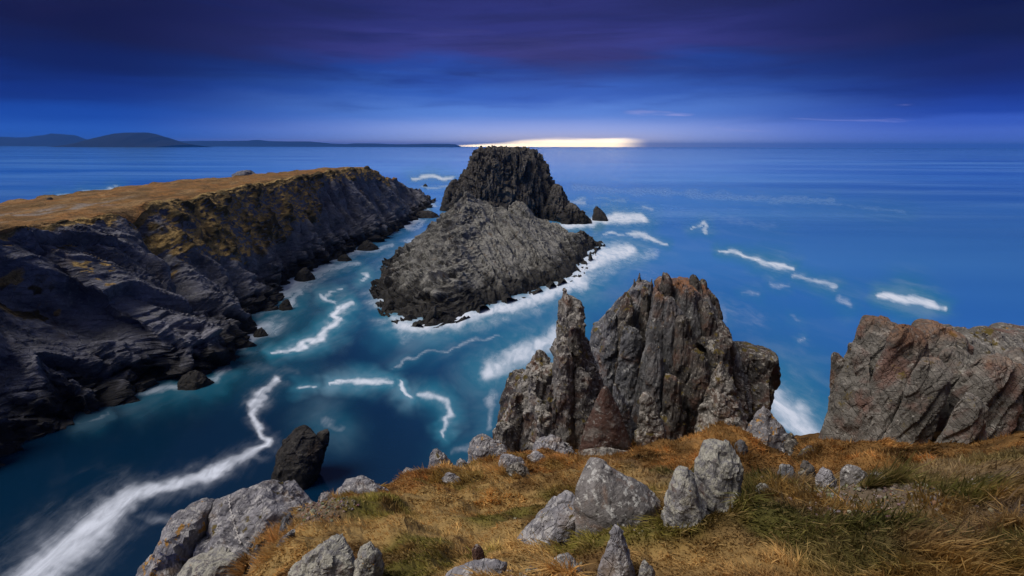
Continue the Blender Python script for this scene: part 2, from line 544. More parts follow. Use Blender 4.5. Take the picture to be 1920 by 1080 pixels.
M_soil = col_mat('slope_soil', 0.95, 0.03, 18.0, 0.4)
M_grass = col_mat('grass_blades', 0.8, 0, 40.0, 0.15)
_t = NT(M_grass.node_tree)
_b = _t.n['Principled BSDF']
_tr = _t.node('ShaderNodeBsdfTranslucent')
_t.l.new(_b.inputs['Base Color'].links[0].from_socket, _tr.inputs[0])
_mx = _t.node('ShaderNodeMixShader')
_mx.inputs[0].default_value = 0.4
_t.l.new(_b.outputs[0], _mx.inputs[1])
_t.l.new(_tr.outputs[0], _mx.inputs[2])
_t.l.new(_mx.outputs[0], _t.n['Material Output'].inputs[0])
M_pebble = col_mat('pebbles', 0.85, 0, 60.0, 0.3)

# ------------------------------------------------------------------ sea
SHORE = {
    'headland': [(u, v) for u, v in ((0, 852), (60, 822), (120, 800), (185, 782), (240, 745), (300, 716), (360, 712), (420, 690), (440, 655),
                                     (470, 622), (500, 592), (515, 565), (530, 540), (560, 520), (600, 503), (640, 480),
                                     (680, 462), (720, 445), (770, 420), (790, 405), (812, 382))],
    'islet': [(800, 430), (760, 480), (720, 528), (722, 560), (722, 590), (760, 600), (800, 605), (850, 590), (900, 575), (950, 560),
              (1000, 547), (1045, 530), (1080, 515), (1090, 480), (1124, 462)],
    'stack': [(1050, 420), (1075, 417), (1100, 413)],
}


def seg_dist(px, py, pts):
    best = np.full(len(px), 9e9, np.float32)
    for (a, b) in zip(pts[:-1], pts[1:]):
        ax, ay = a[0], a[1]
        ex, ey = b[0] - ax, b[1] - ay
        L = ex * ex + ey * ey + 1e-9
        tt = np.clip(((px - ax) * ex + (py - ay) * ey) / L, 0, 1)
        d = np.hypot(px - ax - tt * ex, py - ay - tt * ey)
        best = np.minimum(best, d)
    return best


def stroke(px, py, pts):
    """pts (u, v, halfwidth): foam lane, 1 in the middle, soft edge"""
    best = np.zeros(len(px), np.float32)
    for (a, b) in zip(pts[:-1], pts[1:]):
        ex, ey = b[0] - a[0], b[1] - a[1]
        L = ex * ex + ey * ey + 1e-9
        tt = np.clip(((px - a[0]) * ex + (py - a[1]) * ey) / L, 0, 1)
        wd = a[2] + (b[2] - a[2]) * tt
        d = np.hypot(px - a[0] - tt * ex, py - a[1] - tt * ey) / wd
        best = np.maximum(best, np.exp(-d * d * 1.1))
    return best


LANES = [
    (0.95, [(522, 712, 9), (500, 735, 10), (476, 762, 11), (468, 782, 9), (488, 808, 8), (503, 830, 11), (480, 850, 12),
            (440, 868, 13), (390, 890, 14), (340, 908, 14), (290, 920, 15), (245, 930, 22), (205, 965, 36), (160, 1005, 42),
            (100, 1055, 42), (40, 1110, 46), (-60, 1180, 50)]),
    (0.30, [(230, 965, 16), (320, 978, 15)]),
    (1.1, [(512, 662, 4), (560, 652, 5), (600, 635, 7), (625, 612, 9), (642, 598, 7), (626, 590, 4), (650, 576, 7), (664, 572, 6)]),
    (0.9, [(600, 553, 5), (630, 570, 4)]), (0.8, [(602, 556, 4), (640, 545, 2.5)]),
    (0.9, [(672, 530, 3), (690, 519, 5), (680, 511, 3)]),
    (1.0, [(615, 722, 3.5), (660, 715, 6), (700, 714, 6), (730, 718, 4)]), (0.8, [(562, 729, 4), (590, 725, 3)]),
    (1.0, [(748, 718, 4), (752, 732, 5), (768, 745, 5)]),
    (0.85, [(785, 740, 6), (815, 742, 8), (838, 755, 9), (848, 775, 9), (840, 800, 6), (836, 822, 3)]),
    (0.5, [(740, 690, 3), (760, 672, 4), (800, 660, 3), (850, 655, 3), (890, 637, 5), (940, 630, 3)]),
    (0.9, [(1130, 437, 3), (1180, 437, 4), (1205, 437, 7), (1220, 450, 5), (1250, 456, 3)]),
    (0.8, [(1302, 426, 4), (1318, 418, 5), (1328, 433, 4)]),
    (1.0, [(1345, 468, 2.5), (1400, 478, 5), (1450, 495, 9), (1486, 502, 4)]),
    (0.8, [(1490, 515, 4), (1525, 527, 5), (1562, 538, 6)]), (0.55, [(1575, 555, 9), (1592, 564, 11)]),
    (1.1, [(1650, 553, 6), (1700, 558, 12), (1730, 566, 9), (1766, 573, 4)]),
    (0.6, [(1205, 386, 4), (1228, 388, 4)]), (0.45, [(1398, 546, 6), (1420, 551, 6)]), (0.5, [(1440, 530, 5), (1472, 532, 6)]),
    (0.35, [(1480, 592, 6), (1502, 600, 6)]), (0.45, [(1495, 640, 5), (1505, 637, 4)]), (0.3, [(1260, 532, 7), (1300, 545, 7)]),
    (0.4, [(1120, 370, 3), (1180, 378, 3)]), (0.5, [(925, 592, 7), (950, 600, 6)]),
    # surf and drifting mist of fine foam
    (0.30, [(1090, 440, 34), (1180, 450, 30)]), (0.26, [(740, 470, 22), (690, 520, 26), (640, 560, 24)]), (0.30, [(760, 640, 18), (900, 600, 30), (1020, 570, 30)]),
    (0.28, [(1000, 660, 44), (940, 720, 34)]), (0.24, [(1180, 500, 40), (1320, 560, 40), (1420, 600, 34)]), (0.34, [(1080, 352, 14), (1300, 362, 10), (1560, 376, 7)]), (0.26, [(1130, 392, 16), (1300, 400, 14), (1450, 420, 12)]),
    (0.2, [(1500, 640, 40), (1490, 720, 34)]), (0.25, [(780, 400, 10), (820, 380, 8)]), (0.22, [(560, 700, 16), (470, 690, 20)]), (0.3, [(1200, 360, 5), (1700, 392, 5)]),
    (1.0, [(770, 334, 4), (810, 333, 5), (850, 335, 4)]), (0.6, [(790, 352, 3), (840, 352, 3)]),
    (1.1, [(1060, 535, 16), (1085, 520, 24), (1100, 495, 26), (1130, 475, 22), (1190, 466, 13)]), (0.5, [(1100, 520, 30), (1170, 480, 26), (1230, 474, 12)]),
    (1.0, [(740, 606, 14), (810, 612, 16), (870, 596, 16), (930, 580, 17), (1000, 560, 18), (1060, 538, 18)]), (0.4, [(760, 625, 20), (900, 605, 26), (1010, 575, 26)]),
    (1.1, [(1050, 424, 7), (1110, 415, 11), (1150, 405, 13), (1210, 409, 7)]), (0.6, [(1060, 375, 5), (1095, 378, 5)]),
    (0.9, [(915, 695, 20), (975, 668, 28), (1030, 640, 26), (1060, 612, 16)]), (0.5, [(925, 740, 16), (915, 800, 10)]),
    (0.95, [(1450, 745, 30), (1480, 775, 36), (1520, 815, 30)]), (0.35, [(1350, 575, 16), (1352, 600, 14)]),
    (0.35, [(612, 790, 16), (640, 806, 10)]), (0.55, [(255, 742, 10), (320, 726, 9), (400, 712, 10), (428, 692, 8)]),
    (0.35, [(150, 795, 5), (185, 786, 5), (205, 778, 3)]), (0.35, [(850, 850, 10), (885, 838, 10)]),
    (0.7, [(530, 560, 8), (560, 545, 7), (545, 575, 8)]), (0.6, [(490, 612, 6), (515, 610, 6)]), (0.6, [(612, 506, 6), (665, 494, 7)]),
    (0.6, [(690, 470, 6), (735, 462, 6)]), (0.6, [(770, 430, 5), (800, 418, 5)]), (0.5, [(700, 545, 8), (725, 555, 9)]),
    (0.8, [(90, 378, 2.5), (140, 373, 3)]), (0.8, [(150, 365, 3), (220, 357, 3)]),
]
nth, nr = 680, 330
th = np.linspace(R(-60), R(60), nth)
rad = np.concatenate([np.linspace(14, 30, 8, endpoint=False), 1 / np.linspace(1 / 30, 1 / 1400, nr - 48, endpoint=False), 1400 * (40000 / 1400) ** np.linspace(0, 1, 40)])
TH, RR = np.meshgrid(th, rad)
sx, sy = (RR * np.sin(TH)).ravel(), (RR * np.cos(TH)).ravel()
pu, pv = project(sx, sy, np.zeros_like(sx))
wob = np.stack([sx * 0.22, sy * 0.22, 0 * sx], 1)
wu = pu + 7 * fbm(p3(pu / 26, pv / 16), 3, 5)
wv = pv + 4.5 * fbm(p3(pu / 26, pv / 16), 3, 9)
foam = np.zeros(len(sx), np.float32)
teal = np.zeros(len(sx), np.float32)
near = (pu > -250) & (pu < 2100) & (pv < 1250)
idx = np.where(near)[0]
qu, qv = wu[idx], wv[idx]
for k, (amt, pts) in enumerate(LANES):
    s_ = stroke(qu, qv, pts)
    wide = stroke(qu, qv, [(a, b, c * 3.2 + 8) for a, b, c in pts])
    mist_ = stroke(qu, qv, [(a, b, c * 2.4 + 3) for a, b, c in pts])
    foam[idx] = np.maximum(foam[idx], np.maximum(amt * s_, 0.34 * amt * mist_))
    if k > 1:
        teal[idx] = np.maximum(teal[idx], amt * wide)
shore_w = np.full(len(sx), 9e9, np.float32)
for nm, pts in SHORE.items():
    wp = [sea_at(u, v) for u, v in pts]
    shore_w[idx] = np.minimum(shore_w[idx], seg_dist(sx[idx], sy[idx], wp))
sn = fbm(p3(sx * 0.09, sy * 0.09), 4, 31)
surf = np.exp(-(shore_w / (2.4 + 2.8 * np.clip(sn + 0.5, 0, 2))) ** 1.2) * np.clip(0.66 + 0.9 * sn, 0, 1)
# sheltered dark corner of the inlet has hardly any surf
surf *= smooth(52, 80, sy + 0.0 * sx)
foam = np.maximum(foam, 0.85 * surf)
foam = np.maximum(foam, 0.42 * np.exp(-(shore_w / 7.0) ** 1.4) * smooth(56, 90, sy) * np.clip(0.7 + 0.6 * sn, 0, 1))
teal = np.maximum(teal, 0.7 * np.exp(-(shore_w / 9.0) ** 1.2) * smooth(48, 95, sy))
chan = np.exp(-((sx + 20) / 24) ** 2) * smooth(70, 120, sy) * (1 - smooth(220, 300, sy))
teal = np.clip(np.maximum(teal, 0.55 * chan), 0, 1)

m_sea, t, b = principled('sea_water', 0.22, 0.5)
geo = t.node('ShaderNodeNewGeometry')
pos = geo.outputs['Position']
fa = t.node('ShaderNodeAttribute', attribute_name='foam').outputs['Fac']
ta = t.node('ShaderNodeAttribute', attribute_name='teal').outputs['Fac']
far = t.node('ShaderNodeSeparateXYZ')
t.l.new(pos, far.inputs[0])
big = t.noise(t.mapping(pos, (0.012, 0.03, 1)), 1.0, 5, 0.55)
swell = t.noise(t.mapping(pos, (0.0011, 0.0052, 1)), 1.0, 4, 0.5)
shade_c = t.mix(big, (0.001, 0.010, 0.027), (0.002, 0.024, 0.062))
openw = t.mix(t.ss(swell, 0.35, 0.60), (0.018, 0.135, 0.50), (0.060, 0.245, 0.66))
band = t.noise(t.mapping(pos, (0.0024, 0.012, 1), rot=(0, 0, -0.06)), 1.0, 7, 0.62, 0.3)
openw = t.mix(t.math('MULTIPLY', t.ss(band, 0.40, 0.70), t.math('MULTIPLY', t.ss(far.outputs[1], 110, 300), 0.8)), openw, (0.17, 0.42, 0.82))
shade_fade = t.ss(t.math('ADD', far.outputs[1], t.math('MULTIPLY', t.math('MAXIMUM', far.outputs[0], -60.0), 1.3)), 10, 190)  # headland shade painted into the near water colour, fading towards open sea
c = t.mix(shade_fade, shade_c, openw)
c = t.mix(t.math('MULTIPLY', ta, t.math('ADD', 0.42, t.math('MULTIPLY', big, 0.55))), c, (0.03, 0.24, 0.36))
wisp = t.noise(t.mapping(pos, (0.5, 0.22, 1), rot=(0, 0, 0.3)), 1.0, 8, 0.68, 0.5)
wisp2 = t.noise(t.mapping(pos, (0.10, 0.05, 1), rot=(0, 0, -0.2)), 1.0, 6, 0.6, 0.6)
ff = t.math('ADD', fa, t.math('MULTIPLY', t.math('SUBTRACT', wisp, 0.52), 0.75))
fine = t.noise(t.mapping(pos, (0.7, 0.22, 1), rot=(0, 0, 0.35)), 1.0, 5, 0.6, 0.9)
ff = t.math('POWER', t.ss(ff, 0.0, 1.15), 1.2)
ff = t.math('MULTIPLY', ff, t.ss(fa, 0.0, 0.3))
ff = t.math('MULTIPLY', ff, t.ss(fine, 0.25, 0.62, 0.55, 1.0))
# thin old foam drifting in the open water
thin = t.math('MULTIPLY', t.ss(wisp2, 0.42, 0.72), t.math('MULTIPLY', ta, 0.17))
ff = t.math('MAXIMUM', ff, thin)
c = t.mix(ff, c, (0.68, 0.75, 0.86))
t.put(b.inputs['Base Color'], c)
t.put(b.inputs['Roughness'], t.math('ADD', 0.13, t.math('MULTIPLY', ff, 0.6)))
rip = t.noise(t.mapping(pos, (0.35, 0.8, 1)), 1.0, 6, 0.6)
bp = t.node('ShaderNodeBump')
bp.inputs['Distance'].default_value = 0.05
bp.inputs['Strength'].default_value = 0.3
t.l.new(rip, bp.inputs['Height'])
t.l.new(bp.outputs[0], b.inputs['Normal'])
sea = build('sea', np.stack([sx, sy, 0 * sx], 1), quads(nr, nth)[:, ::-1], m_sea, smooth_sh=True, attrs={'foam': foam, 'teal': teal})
tag(sea, kind='structure')

# ------------------------------------------------------------------ far hills
mh, t, b = principled('far_hill', 0.95, 0.1)
geo = t.node('ShaderNodeNewGeometry')
hn = t.noise(geo.outputs['Position'], 0.004, 6, 0.6)
t.put(b.inputs['Base Color'], t.mix(hn, (0.006, 0.010, 0.014), (0.018, 0.022, 0.022)))


def hills(name, pts, d, deep_m):
    us = np.linspace(pts[0][0], pts[-1][0], 260)
    vs = np.interp(us, [p[0] for p in pts], [p[1] for p in pts])
    top = np.array([at(u, v, d) for u, v in zip(us, vs)])
    n = 24
    V = []
    for k in range(n):
        a = k / (n - 1) * 2 - 1
        prof = (1 - abs(a) ** 1.6)
        z = np.maximum(top[:, 2], 2) * prof
        y = top[:, 1] + a * deep_m
        nn = fbm(p3(top[:, 0] / 500, y / 500), 4, 3)
        V.append(np.stack([top[:, 0], y, z * (1 + 0.10 * nn * (abs(a) > 0.05)) - 3], 1))
    V = np.concatenate(V)
    return tag(build(name, V, quads(n, 260), mh, smooth_sh=True), kind='structure')


hills('far_hills', [(-60, 259), (0, 259), (30, 260), (60, 260), (85, 256), (102, 253), (118, 255), (135, 257), (155, 264), (168, 268), (190, 273)], 15000, 900)
hills('island_hill', [(165, 272), (180, 266), (200, 257), (218, 252), (235, 250.5), (275, 250), (286, 254), (300, 258), (312, 265), (330, 269), (348, 273)], 9500, 900)
hills('far_coast', [(312, 265.5), (340, 266.2), (380, 265.5), (430, 265.5), (470, 264.8), (482, 263.2), (500, 265.5), (545, 266.2), (580, 266.2), (620, 270.0),
                    (650, 271.0), (665, 269.5), (700, 269.5), (740, 271.0), (775, 270.5), (800, 269.8), (840, 270.0), (852, 270.5), (858, 273.0)], 19000, 1500)

# ------------------------------------------------------------------ left headland
ny, nt_c, nt_p = 570, 265, 60
yy = 16 * (302 / 16) ** (np.linspace(0, 1, ny) ** 0.92)
wpts = sorted([(sea_at(u, v)[1], sea_at(u, v)[0]) for u, v in SHORE['headland']])
wy = [14, 22, 30, 37, 42] + [p[0] for p in wpts if p[0] > 44] + [303]
wx = [-105, -92, -72, -57, -49] + [p[1] for p in wpts if p[0] > 44] + [-46]
xw = np.interp(yy, wy, wx)
xe = np.interp(yy, [14, 30, 45, 60, 87, 123, 153, 194, 215, 229, 260, 290, 303],
               [-125, -92, -64, -60, -60, -59, -57.5, -54.5, -53, -51, -51, -50, -49])
ze = np.interp(yy, [14, 45, 60, 87, 123, 153, 180, 198, 215, 229, 255, 285, 297, 303],
               [18, 19.5, 20, 20.5, 21.5, 22.3, 22.6, 22.0, 17.8, 15.2, 11, 5, 1.0, -2])
xf = np.interp(yy, [14, 45, 92, 130, 150, 194, 229, 290, 303], [-150, -118, -98, -93, -80, -70, -66, -57, -53])
rows = []
tc_ = np.linspace(-0.14, 1, nt_c)
veg_low = np.interp(yy, [40, 60, 72, 80, 92, 100, 112, 128, 140, 150, 165, 190, 230], [0.95, 0.90, 0.84, 0.62, 0.42, 0.34, 0.32, 0.36, 0.48, 0.70, 0.78, 0.74, 0.6])
for k in range(nt_c):
    f = tc_[k]
    x = xw + (xe - xw) * f
    g = np.where(f < 0, f * 1.2, np.interp(f, [0, 0.06, 0.2, 0.45, 0.7, 0.9, 1], [0, 0.13, 0.30, 0.52, 0.76, 0.94, 1.0]))
    rows.append(np.stack([x, yy, ze * g + (0 if f >= 0 else 0)], 1))
tp_ = np.linspace(0, 1, nt_p + 1)[1:]
for f in tp_:
    x = xe + (xf - xe) * f
    crown = -1.2 * f + 0.6 * math.sin(math.pi * f)
    drop = np.clip((f - 0.86) / 0.14, 0, 1) ** 1.5
    rows.append(np.stack([x, yy, (ze + crown) * (1 - 1.1 * drop)], 1))
nrow = len(rows)
V = np.concatenate(rows)
fr = np.concatenate([np.full(ny, f) for f in list(tc_) + list(1 + tp_)])
Y = np.tile(yy, nrow)
vl = np.tile(veg_low, nrow)
N = grid_normals(V, nrow, ny)
N *= np.sign(N[:, 2:3] + 1e-9)
cliff = smooth(1.06, 0.94, fr)
vegbowl = smooth(vl - 0.12, vl + 0.12, fr + 0.12 * fbm(V / 5.0, 3, 88)) * cliff * smooth(62, 98, Y + 8 * fbm(V / 6.0, 3, 89)) * (1 - smooth(205, 225, Y))
rockm = cliff * (1 - 0.75 * vegbowl)
gul = fbm(p3(Y / 11 + 0.55 * fr, 0 * Y, fr * 0.5), 3, 12)
gul2 = fbm(p3(Y / 4.2 + 1.0 * fr, 0 * Y, fr * 0.8), 2, 19)
Bs = basis((0.8, -0.25, 0.42), (0.5, 0.57, -0.67))
Bv = basis((0.30, 0.95, 0.10), (0.5, 0.05, -0.85))
D = -2.2 * np.abs(gul) * np.sin(np.clip(fr, 0, 1) * math.pi) ** 0.7 + 0.4 * gul2 * np.sin(np.clip(fr, 0, 1) * math.pi)
D -= 3.4 * np.exp(-((Y - 58 - 3 * np.sin(fr * 5)) / 2.0) ** 2) * smooth(0.1, 0.5, fr)
D -= 4.6 * np.exp(-((Y - 82 + 9 * (1 - fr) + 1.5 * np.sin(fr * 7)) / 2.6) ** 2) * smooth(0.0, 0.3, fr)
D -= 3.8 * np.exp(-((Y - 96 + 8 * (1 - fr)) / 2.4) ** 2)
far_b = smooth(85, 125, Y)
slabs = 1.5 * facet(V, (20, 9, 4.2), Bs, 1, 1.0) + 0.75 * facet(V, (9, 4, 1.3), Bs, 2, 0.9, 0.15) + 0.22 * facet(V, (3.2, 1.5, 0.5), Bs, 3, 0.9, 0.1)
ribs = 2.2 * facet(V, (26, 12, 6), Bv, 5, 1.0) + 1.0 * facet(V, (11, 5, 2.2), Bv, 8, 0.9, 0.2) + 0.4 * facet(V, (4, 2, 0.9), Bv, 9, 0.9, 0.1)
D += slabs * (1 - far_b) + ribs * far_b
D += (1 - far_b) * (2.9 * strata(V, (0.8, -0.25, 0.42), 4.2, 3, 0.16, 5.0, 0.07, 0.2) + 0.6 * strata(V, (0.8, -0.3, 0.42), 1.1, 8, 0.2, 5.0, 0.14, 0.35))
D += 0.08 * facet(V, (0.9, 0.6, 0.35), Bs, 4, 0.8)
low_blk = smooth(0.35, 0.05, fr) * smooth(-0.1, 0.02, fr)
D += low_blk * (1.3 * facet(V, (3.6, 3.6, 3.0), None, 6, 0.8, 0.6) + 0.5 * facet(V, (1.3, 1.3, 1.0), None, 7, 0.8, 0.5))
lump = fbm(V / 2.2, 3, 44)
Dv = 1.0 * np.maximum(lump, 0) + 0.18 * fbm(V / 0.7, 2, 46)
disp = rockm * D + vegbowl * Dv + (1 - cliff) * (0.25 * fbm(V / 5.0, 4, 51) + 0.10 * fbm(V / 1.1, 3, 55))
Nd = N.copy()
Vh = V + Nd * disp[:, None]
# far edge rocks
far_edge = smooth(1.80, 1.90, fr)
Vh[:, 2] += far_edge * (0.9 * facet(V, (5, 5, 5), None, 61, 0.8) + 0.3)
N2 = grid_normals(Vh, nrow, ny)
nz_ = np.abs(N2[:, 2])
gcol = np.zeros((len(V), 3), np.float32)
a_ = smooth(-0.6, 0.7, fbm(V / 7.0, 4, 71))[:, None]
b_ = smooth(-0.2, 0.8, fbm(V / 2.6, 4, 75))[:, None]
gcol[:] = np.array((0.36, 0.175, 0.055)) * (1 - a_) + np.array((0.30, 0.165, 0.055)) * a_
gcol = gcol * (1 - 0.75 * b_) + 0.75 * b_ * np.array((0.15, 0.095, 0.04))
sp_ = (smooth(0.25, 0.6, fbm(p3(V[:, 0] / 1.6, V[:, 1] / 3.5), 4, 77)) * 0.6)[:, None]
gcol = gcol * (1 - sp_) + sp_ * np.array((0.40, 0.26, 0.12))
# olive bowl with dark gorse and heather clumps
bowl = (vegbowl > 0.2)
gb = smooth(0.05, 0.45, lump)[:, None]
bc = np.array((0.56, 0.38, 0.14)) * (1 - gb) + np.array((0.06, 0.055, 0.024)) * gb
bowl = bowl | ((fr < 0.97) & (Y < 110))
gcol = np.where(bowl[:, None], gcol * 0.15 + 0.85 * bc, gcol)
# bare pale ground along the plateau track
track = smooth(0.10, 0.02, np.abs(fr - 1.24 + 0.05 * fbm(V / 9, 3, 81))) * smooth(46, 60, Y) * (1 - smooth(84, 100, Y)) * smooth(-0.2, 0.3, fbm(p3(V[:, 0] / 1.2, V[:, 1] / 5), 3, 83))
gcol = gcol * (1 - track[:, None]) + track[:, None] * np.array((0.34, 0.29, 0.25))
veg = np.where(fr > 1.0, 1.0, 0.0) * (1 - far_edge * 0.9) + np.where(fr <= 1.0, 1, 0) * np.clip(
    vegbowl * smooth(0.10, 0.40, nz_ + 0.25 * lump) + smooth(0.9, 1.0, fr) * 0.8
    + smooth(0.45, 0.95, nz_) * smooth(0.40, 0.6, fr) * smooth(0.0, 0.6, fbm(V / 3.0, 3, 91)) * 0.9, 0, 1)
gm = np.exp(-((Y - 58 - 3 * np.sin(fr * 5)) / 3.2) ** 2) + np.exp(-((Y - 82 + 9 * (1 - fr) + 1.5 * np.sin(fr * 7)) / 3.6) ** 2) + np.exp(-((Y - 96 + 8 * (1 - fr)) / 3.6) ** 2)
veg = np.maximum(veg, np.where(fr <= 1, 1, 0) * np.clip(gm, 0, 1) * smooth(0.38, 0.6, fr) * smooth(-0.5, 0.3, fbm(V / 2.0, 3, 95)))
veg *= (1 - smooth(212, 240, Y) * smooth(1.5, 0.9, fr) * 0.8)
veg = veg.reshape(nrow, ny)
head = build('headland', Vh, quads(nrow, ny)[:, ::-1], M_head, attrs={'veg': veg.ravel(), 'Col': gcol})
tag(head, kind='structure')


# ------------------------------------------------------------------ lofted rocks
def loft(levels, d, depth, nth=160, nz=120, sq=2.6, back=0.0, yaw=0.0, cap=10, seed=0, ph=0.0, dome=0.06, twist=None):
    """levels [(v, uL, uR), ...] top to bottom, outline at d metres; depth = half thickness in metres (number or list per level)"""
    L = np.array([(at(a, v, d)[2], at(a, v, d)[0], at(b, v, d)[0]) for v, a, b in levels])
    dep = np.full(len(L), depth, float) if np.isscalar(depth) else np.array(depth, float)
    s = np.linspace(0, 1, nz)
    ks = np.linspace(0, 1, len(L))
    arc = np.concatenate([[0], np.cumsum(np.hypot(np.diff(L[:, 0]), 0.5 * (np.abs(np.diff(L[:, 1])) + np.abs(np.diff(L[:, 2])))) + 1e-4)])
    ks = arc / arc[-1]
    Z, XL, XR, DP = (np.interp(s, ks, q) for q in (L[:, 0], L[:, 1], L[:, 2], dep))
    tt = np.linspace(0, 2 * math.pi, nth, endpoint=False) + ph
    cx = np.sign(np.cos(tt)) * np.abs(np.cos(tt)) ** (2 / sq)
    cy = np.sign(np.sin(tt)) * np.abs(np.sin(tt)) ** (2 / sq)
    V = []
    c0 = (XL + XR) / 2
    hw = np.maximum((XR - XL) / 2, 0.004)
    zt = Z[0]
    for k in range(cap):
        q = (k + 0.02) / cap
        V.append(np.stack([c0[0] + hw[0] * q * cx, d + DP[0] * q * cy + back * (zt - Z[-1]), np.full(nth, zt + dome * hw[0] * (1 - q * q))], 1))
    for k in range(nz):
        V.append(np.stack([c0[k] + hw[k] * cx, d + DP[k] * cy + back * (Z[k] - Z[-1]), np.full(nth, Z[k])], 1))
    V = np.concatenate(V)
    if yaw:
        pc = np.array([c0[-1], d])
        r = V[:, :2] - pc
        ca, sa = math.cos(yaw), math.sin(yaw)
        V[:, 0] = pc[0] + r[:, 0] * ca - r[:, 1] * sa
        V[:, 1] = pc[1] + r[:, 0] * sa + r[:, 1] * ca
    return V, nz + cap, nth


def chisel(V, rng, n, cut=(0.02, 0.16), zb=(-0.25, 0.6), planes=None, frac=1.0):
    c = V.mean(0)
    ex = np.maximum((V.max(0) - V.min(0)) / 2, 1e-3)
    for k in range(n):
        a = rng.uniform(0, 2 * math.pi)
        nv = np.array([math.cos(a), math.sin(a), rng.uniform(*zb)])
        nv /= ex
        nv /= np.linalg.norm(nv)
        s = (V - c) @ nv
        h = s.max() * (1 - rng.uniform(*cut))
        V = V - np.maximum(s - h, 0)[:, None] * nv
    for nv, k in (planes or []):
        nv = np.array(nv, float)
        nv /= np.linalg.norm(nv)
        s = (V - c) @ nv
        h = s.max() * k
        V = V - np.maximum(s - h, 0)[:, None] * nv
    return V


def out_normals(V, rows, cols):
    N = grid_normals(V, rows, cols, True)
    c = V.mean(0)
    ax = V.copy()
    flip = np.sign(((V - c) * N).sum(1).sum())
    return N * (flip if flip else 1)


def rough_up(V, rows, cols, octs, B=None, seed=0, keep=None, saw=None):
    """all block relief pushes along the plain shape's own normals, so faces stay planar and edges crisp"""
    N = out_normals(V, rows, cols)
    G = N.reshape(rows, cols, 3)
    for _ in range(4):
        G = G + 0.7 * (np.roll(G, 1, 1) + np.roll(G, -1, 1))
        G[1:-1] = G[1:-1] + 0.7 * (G[:-2] + G[2:])
        G = G / np.maximum(np.linalg.norm(G, axis=2, keepdims=True), 1e-9)
    N = G.reshape(-1, 3)
    dd = np.zeros(len(V))
    for k, (size, amp, crack) in enumerate(octs):
        dd += amp * facet(V, size, B, seed * 13 + k, 1.0, crack)
    for (n_, th_, am_, sd_, *op) in (saw or []):
        dd += am_ * strata(V, n_, th_, sd_, *op)
    if keep is not None:
        dd *= keep
    return V + N * dd[:, None]


def hull_rock(levels, d, depth, nth, nz, rng, p=60.0):
    """angular stone: convex hull of a few corner points, then sampled finely with slightly worn edges"""
    dep = [depth] * len(levels) if np.isscalar(depth) else depth
    P = []
    for (v, a, b), q in zip(levels, dep):
        A, Bp = at(a, v, d), at(b, v, d)
        P.append(A + np.array([0, q * rng.uniform(-0.5, 0.3), 0]))
        P.append(Bp + np.array([0, q * rng.uniform(-0.5, 0.3), 0]))
        m = A + (Bp - A) * rng.uniform(0.2, 0.45)
        P.append(m + np.array([0, -q * rng.uniform(0.7, 1.0), 0]))
        m = A + (Bp - A) * rng.uniform(0.55, 0.85)
        P.append(m + np.array([0, -q * rng.uniform(0.5, 1.0), 0]))
        m = A + (Bp - A) * rng.uniform(0.3, 0.7)
        P.append(m + np.array([0, q * rng.uniform(0.7, 1.0), 0]))
    P = np.array(P)
    lo, hi = P.min(0), P.max(0)
    c, ex = (lo + hi) / 2, np.maximum((hi - lo) / 2, 1e-3)
    bm = bmesh.new()
    for q in (P - c) / ex:
        bm.verts.new(q)
    bmesh.ops.convex_hull(bm, input=bm.verts)
    bm.normal_update()
    cen = P.mean(0)
    cen = (cen - c) / ex
    pl = []
    for f in bm.faces:
        n = np.array(f.normal)
        h = n @ (np.array(f.verts[0].co) - cen)
        if h < 0:
            n, h = -n, -h
        if h > 1e-4:
            pl.append(n / h)
    bm.free()
    pl = np.array(pl)
    ph = np.linspace(0.02, math.pi - 0.02, nz)
    tt = np.linspace(0, 2 * math.pi, nth, endpoint=False)
    T, H = np.meshgrid(tt, ph)
    D = np.stack([np.sin(H) * np.cos(T), np.sin(H) * np.sin(T), np.cos(H)], -1).reshape(-1, 3)
    k = np.maximum(D @ pl.T, 0)
    r = 1.0 / np.maximum((k ** p).sum(1) ** (1 / p), 1e-6)
    V = (cen + D * r[:, None]) * ex + c
    return V, nz, nth


